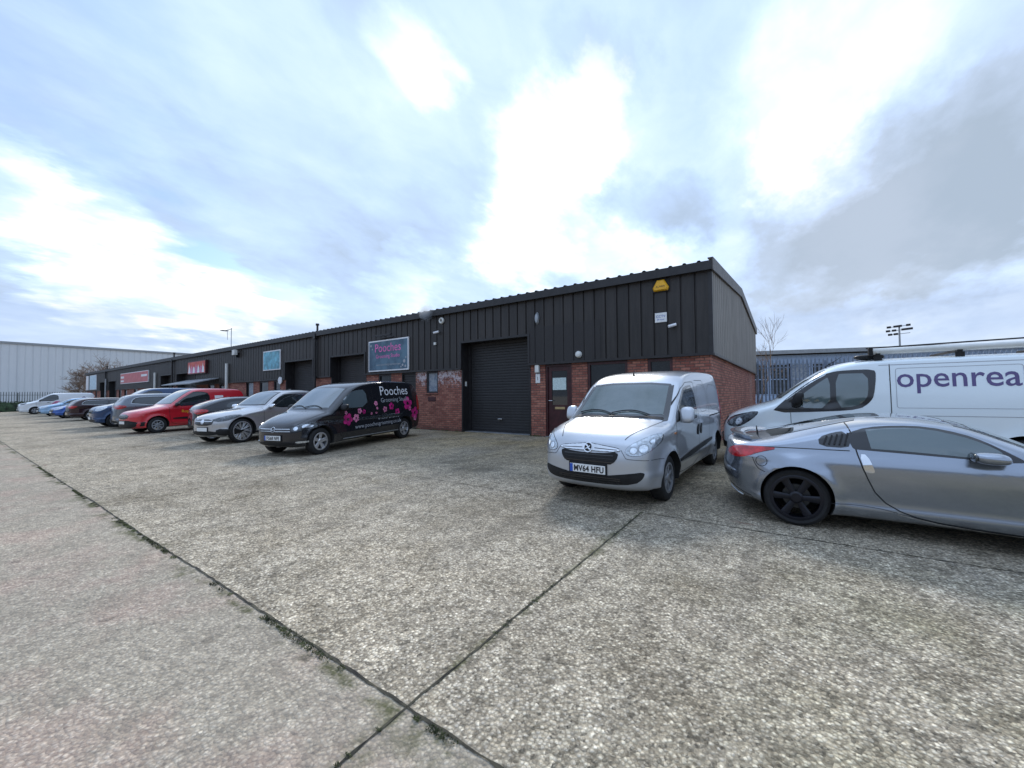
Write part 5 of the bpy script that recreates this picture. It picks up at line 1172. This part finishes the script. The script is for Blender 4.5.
# ------------------------------------------------------------------ fences, hedge, warehouses, trees, mast
def palisade(name, p0, p1, h, label, mat, pitch=.15, z=None):
    a, b_ = Vector(p0), Vector(p1); L_ = (b_-a).length; d = (b_-a)/L_; ang = atan2(d.y, d.x); r = tag(empty(name, (a.x, a.y, zg(a.x, a.y) if z is None else z), ang), label, 'fence')
    m_ = MB(); n = int(L_/pitch)
    for i in range(n):
        x = i*pitch; m_.box(x, x+.068, -.012, .012, .06, h-.10)
        k0 = len(m_.v); m_.v += [(x, -.010, h-.10), (x+.068, -.010, h-.10), (x+.068, .010, h-.10), (x, .010, h-.10), (x+.034, 0, h)]; m_.f += [(k0, k0+1, k0+4), (k0+1, k0+2, k0+4), (k0+2, k0+3, k0+4), (k0+3, k0, k0+4)]
    o = m_.out('pales', mat, r)
    MB().box(0, L_, .013, .06, .42, .47).box(0, L_, .013, .06, h-.45, h-.40).out('rail', mat, r)
    x = 0
    while x <= L_: MB().box(x-.05, x+.05, .061, .15, -.1, h-.15).out('post', mat, r); x += 2.75
    return r
palisade('palisade_fence', (BX1+.09, BY1+.15), (26, 26.5), 2.95, 'blue grey palisade fence behind the white rack van', M['palisade'], .155, .24)
palisade('palisade_fence', (-76, -44), (-76, 10.2), 2.45, 'green grey railing fence before the pale warehouse at far left', M['palisade_dark'], .20, 0)
def hedge():
    V = []; F_ = []; rnd = random.Random(3)
    for i in range(15000):
        x = -74.4+rnd.uniform(-.75, .75); y = rnd.uniform(-40, 10.0); z = 1.32*rnd.random()**.8+.03*sin(y*2.1); s_ = rnd.uniform(.04, .10); a = Vector((rnd.gauss(0, 1), rnd.gauss(0, 1), rnd.gauss(0, 1))).normalized(); b_ = a.orthogonal().normalized(); k = len(V)
        for q in (a*s_, b_*s_*.6, -a*s_, -b_*s_*.6): V.append((x+74.4+q.x, y, max(0.01, z+q.z))) if False else V.append((x+q.x, y+q.y, max(.01, z+q.z)))
        F_.append((k, k+1, k+2, k+3))
    r = tag(empty('hedge', (0, 0, 0)), 'clipped dark green hedge along the far left fence', 'hedge')
    mesh_obj('foliage', V, F_, M['hedge'], r); 
    k = 60; V = []; F_ = []
    for i in range(k+1):
        y = -40+50*i/k
        for a, b_ in ((-.55, 0), (-.6, .5), (-.45, 1.16), (.45, 1.18), (.6, .5), (.55, 0)): V.append((-74.4+a+rnd.uniform(-.06, .06), y, max(0, b_+rnd.uniform(-.06, .06))))
    F_ = [(6*i+j, 6*i+j+1, 6*i+7+j, 6*i+6+j) for i in range(k) for j in range(5)]
    mesh_obj('dense_core', V, F_, M['hedge'], r)
hedge()
def warehouse_left():
    r = tag(empty('pale_warehouse', (-130, 0, 0)), 'huge pale grey windowless warehouse beyond the left end of the yard', 'building')
    X = 0.; H = 12.9; y0, y1 = -60, 120; m_ = MB(); pitch = 1.05
    n = int((y1-y0)/pitch)
    for i in range(n):
        a = y0+i*pitch
        for ya, xa, yb, xb in ((a, 0, a+.85, 0), (a+.85, 0, a+.90, -.07), (a+.90, -.07, a+1.0, -.07), (a+1.0, -.07, a+1.05, 0)): m_.quad((xa, ya, 0), (xb, yb, 0), (xb, yb, H), (xa, ya, H))
    m_.out('wall', M['render'], r)
    MB().box(-40, .12, y0, y1, H, H+.22).box(-.02, .18, y0, y1, H-.1, H+.34).out('roof', M['roofgrey'], r)
    j = MB()
    for i in range(0, 30): j.box(.002, .05, y0+i*6.3, y0+i*6.3+.12, 0, H-.1)
    j.out('joint_cover', M['render'], r)
warehouse_left()
def warehouse_right():
    a = Vector((-7.5, 45.2)); b_ = Vector((24, 55.0)); d = (b_-a).normalized(); L_ = 60.; ang = atan2(d.y, d.x)
    r = tag(empty('blue_warehouse', (a.x, a.y, .22), ang), 'long low blue grey warehouse with a window band beyond the palisade fence', 'building'); H = 5.35
    MB().box(0, L_, 0, 14, 0, 1.1).out('plinth_wall', M['blueclad'], r)
    m_ = MB(); 
    n = int(L_/.4)
    for i in range(n):
        x = i*.4
        for xa, ya, xb, yb in ((x, 0, x+.3, 0), (x+.3, 0, x+.32, -.03), (x+.32, -.03, x+.38, -.03), (x+.38, -.03, x+.4, 0)): m_.quad((xa, ya-.05, 4.15), (xb, yb-.05, 4.15), (xb, yb-.05, H-.4), (xa, ya-.05, H-.4))
    m_.out('upper_cladding', M['blueclad'], r)
    MB().box(0, L_, .1, 14, 1.101, H-.2).out('inner_wall', M['frameblack'], r)
    x = .4
    rnd = random.Random(5)
    while x < L_-2:
        w = MB().box(x, x+.07, -.02, .08, 1.12, 4.13).box(x+1.53, x+1.6, -.02, .08, 1.12, 4.13).box(x+.07, x+1.53, -.02, .08, 2.6, 2.68).box(x+.07, x+1.53, -.02, .08, 4.06, 4.13).box(x+.07, x+1.53, -.02, .08, 1.12, 1.19).out('window', M['blueclad'], r)
        MB().box(x+.07, x+1.53, .04, .06, 1.19, 4.06).out('pane', M['panelight'] if rnd.random() < .75 else M['pane'], w)
        x += 1.75
    MB().box(-.4, L_, -.5, 14, H-.20, H+.02).box(-.5, L_, -.62, -.5, H-.30, H+.06).out('roof', M['roofgrey'], r)
    MB().tube([(4.1, .5, H), (4.1, .5, H+.75)], .10, 10).tube([(4.1, .5, H+.7), (4.1, .5, H+.85)], .17, 10).out('flue', M['steel'], r)
warehouse_right()
def bare_tree(name, loc, h, label, seed, spread=.55, levels=5, r0=.14, lean=(0, 0), minr=.006, dens=3):
    rnd = random.Random(seed); r = tag(empty(name, loc), label, 'tree'); tk = MB(); cr = MB()
    def grow(p, d, ln, rad, lv):
        n = 4; pts = [p]; rr = [rad]; q = p.copy()
        for i in range(n):
            d = (d+Vector((rnd.gauss(0, .09), rnd.gauss(0, .09), rnd.gauss(.03, .06)))).normalized(); q = q+d*ln/n; pts.append(q.copy()); rr.append(rad*(1-.42*(i+1)/n))
        (tk if lv == 0 else cr).tube(pts, rr, 6 if lv < 2 else 4, cap=False)
        if lv < levels:
            for k in range(dens+(lv > 0)):
                t = rnd.uniform(.35 if lv else .5, 1.); i = min(n-1, int(t*n)); pp = pts[i].lerp(pts[i+1], t*n-i)
                s_ = Vector((rnd.gauss(0, 1), rnd.gauss(0, 1), rnd.gauss(.25, .5))).normalized(); grow(pp, (d*(1-spread)+s_*spread).normalized(), ln*rnd.uniform(.55, .8), max(minr, rr[i]*.6), lv+1)
            grow(q, d, ln*.72, max(minr, rr[-1]), lv+1)
    grow(Vector((0, 0, 0)), Vector((lean[0], lean[1], 1)).normalized(), h*.34, r0, 0)
    tk.out('trunk', M['bark'], r); cr.out('crown', M['twig'], r)
bare_tree('bare_tree', (-84, 15.5, 0), 8.6, 'bare brown tree behind the far left end of the dark units', 11, .6, 5, .2, minr=.016)
bare_tree('bare_tree', (-81, 11.5, 0), 6.8, 'low spreading bare tree in front of the pale warehouse', 23, .78, 5, .14, minr=.018)
bare_tree('bare_tree', (-2.0, 29.5, .2), 6.6, 'leafless sapling behind the right corner of the brick block', 31, .38, 4, .07, minr=.008, dens=2, lean=(.12, 0))
def mast():
    loc = sky_dir(900, 349); p = Vector((0, 0, CAMH))+loc*(95/loc.dot(Fw)); r = tag(empty('floodlight_mast', (p.x, p.y, 0)), 'tall floodlight mast with banks of lamps beyond the blue warehouse', 'floodlight mast')
    zt = CAMH+95*(397-330)/FPX; MB().tube([(0, 0, 0), (0, 0, zt)], [.28, .16], 12).out('mast_pole', M['steel'], r)
    r.rotation_euler = (0, 0, YAW*-1*-1)
    hd = MB()
    for zz_ in (zt-.2, zt-1.1, zt-2.0): hd.box(-2.0, 2.0, -.06, .06, zz_-.06, zz_+.06)
    hd.out('cross_arm', M['steel'], r)
    for zz_, xs in ((zt-.2, (-1.9, -.6, .2, 1.8)), (zt-1.1, (-2.1, -.9, .9, 1.6, 2.2)), (zt-2.0, (-1.7, -.6))):
        for x in xs: MB().box(x-.38, x+.38, -.35, -.05, zz_-.22, zz_+.26).out('lamp', M['trim'], r, bevel=.04)
mast()

# moss and weeds rooted along the left edge of the long joint and across the other joint
def moss_clumps():
    V = []; F_ = []; rnd = random.Random(9)
    def tuft(x, y, r, n, h):
        for _ in range(n):
            a = rnd.uniform(0, 2*pi); d = r*rnd.random()**.5; px_, py_ = x+cos(a)*d, y+sin(a)*d*.55; z = zg(px_, py_)+.003; w_ = rnd.uniform(.002, .005); hh = h*rnd.uniform(.4, 1.3); b_ = rnd.uniform(0, 2*pi); k = len(V); lx, ly = rnd.gauss(0, .006), rnd.gauss(0, .006)
            V.extend([(px_-cos(b_)*w_, py_-sin(b_)*w_, z), (px_+cos(b_)*w_, py_+sin(b_)*w_, z), (px_+lx, py_+ly, z+hh)]); F_.append((k, k+1, k+2))
    x = -14.
    while x < -.9:
        if sin(x*1.9)+sin(x*4.7+1)+rnd.gauss(0, .6) > .3: tuft(x, 1.285, rnd.uniform(.02, .06), int(rnd.uniform(25, 90)), .010)
        x += .05
    y = .3
    while y < 4.8:
        if sin(y*3.1)+rnd.gauss(0, .7) > .4: tuft(-1.545, y, rnd.uniform(.012, .03), int(rnd.uniform(10, 40)), .008)
        y += .05
    for i in range(26):      # a few weeds at the foot of the brick and along the hedge kerb
        tuft(rnd.choice((rnd.uniform(-12.6, -9.9), rnd.uniform(-6.9, -6.4), rnd.uniform(-5.4, -1.8))), BY0-.04, .05, 40, .05)
    tag(mesh_obj('moss', V, F_, M['moss']), 'green moss and small weeds growing in the concrete joints', None, None, 'stuff')
M['moss'] = plain('moss_green', (.095, .105, .040), .9, 0, .4, 8)
moss_clumps()

for o in list(S.objects):
    if o.parent is None and 'category' in o.keys():
        c_ = o['category']; g_ = {'car': 'cars parked in front of the units', 'van': 'vans parked in front of the units', 'camera': 'security cameras on the cladding', 'lamp': 'wall lamps by the entrances', 'tree': 'bare trees around the yard'}.get(c_)
        if o.name.startswith('shop_sign'): g_ = 'shop signs along the facade'
        if o.name.startswith('palisade_fence'): g_ = 'steel fences around the yard'
        if g_: o['group'] = g_
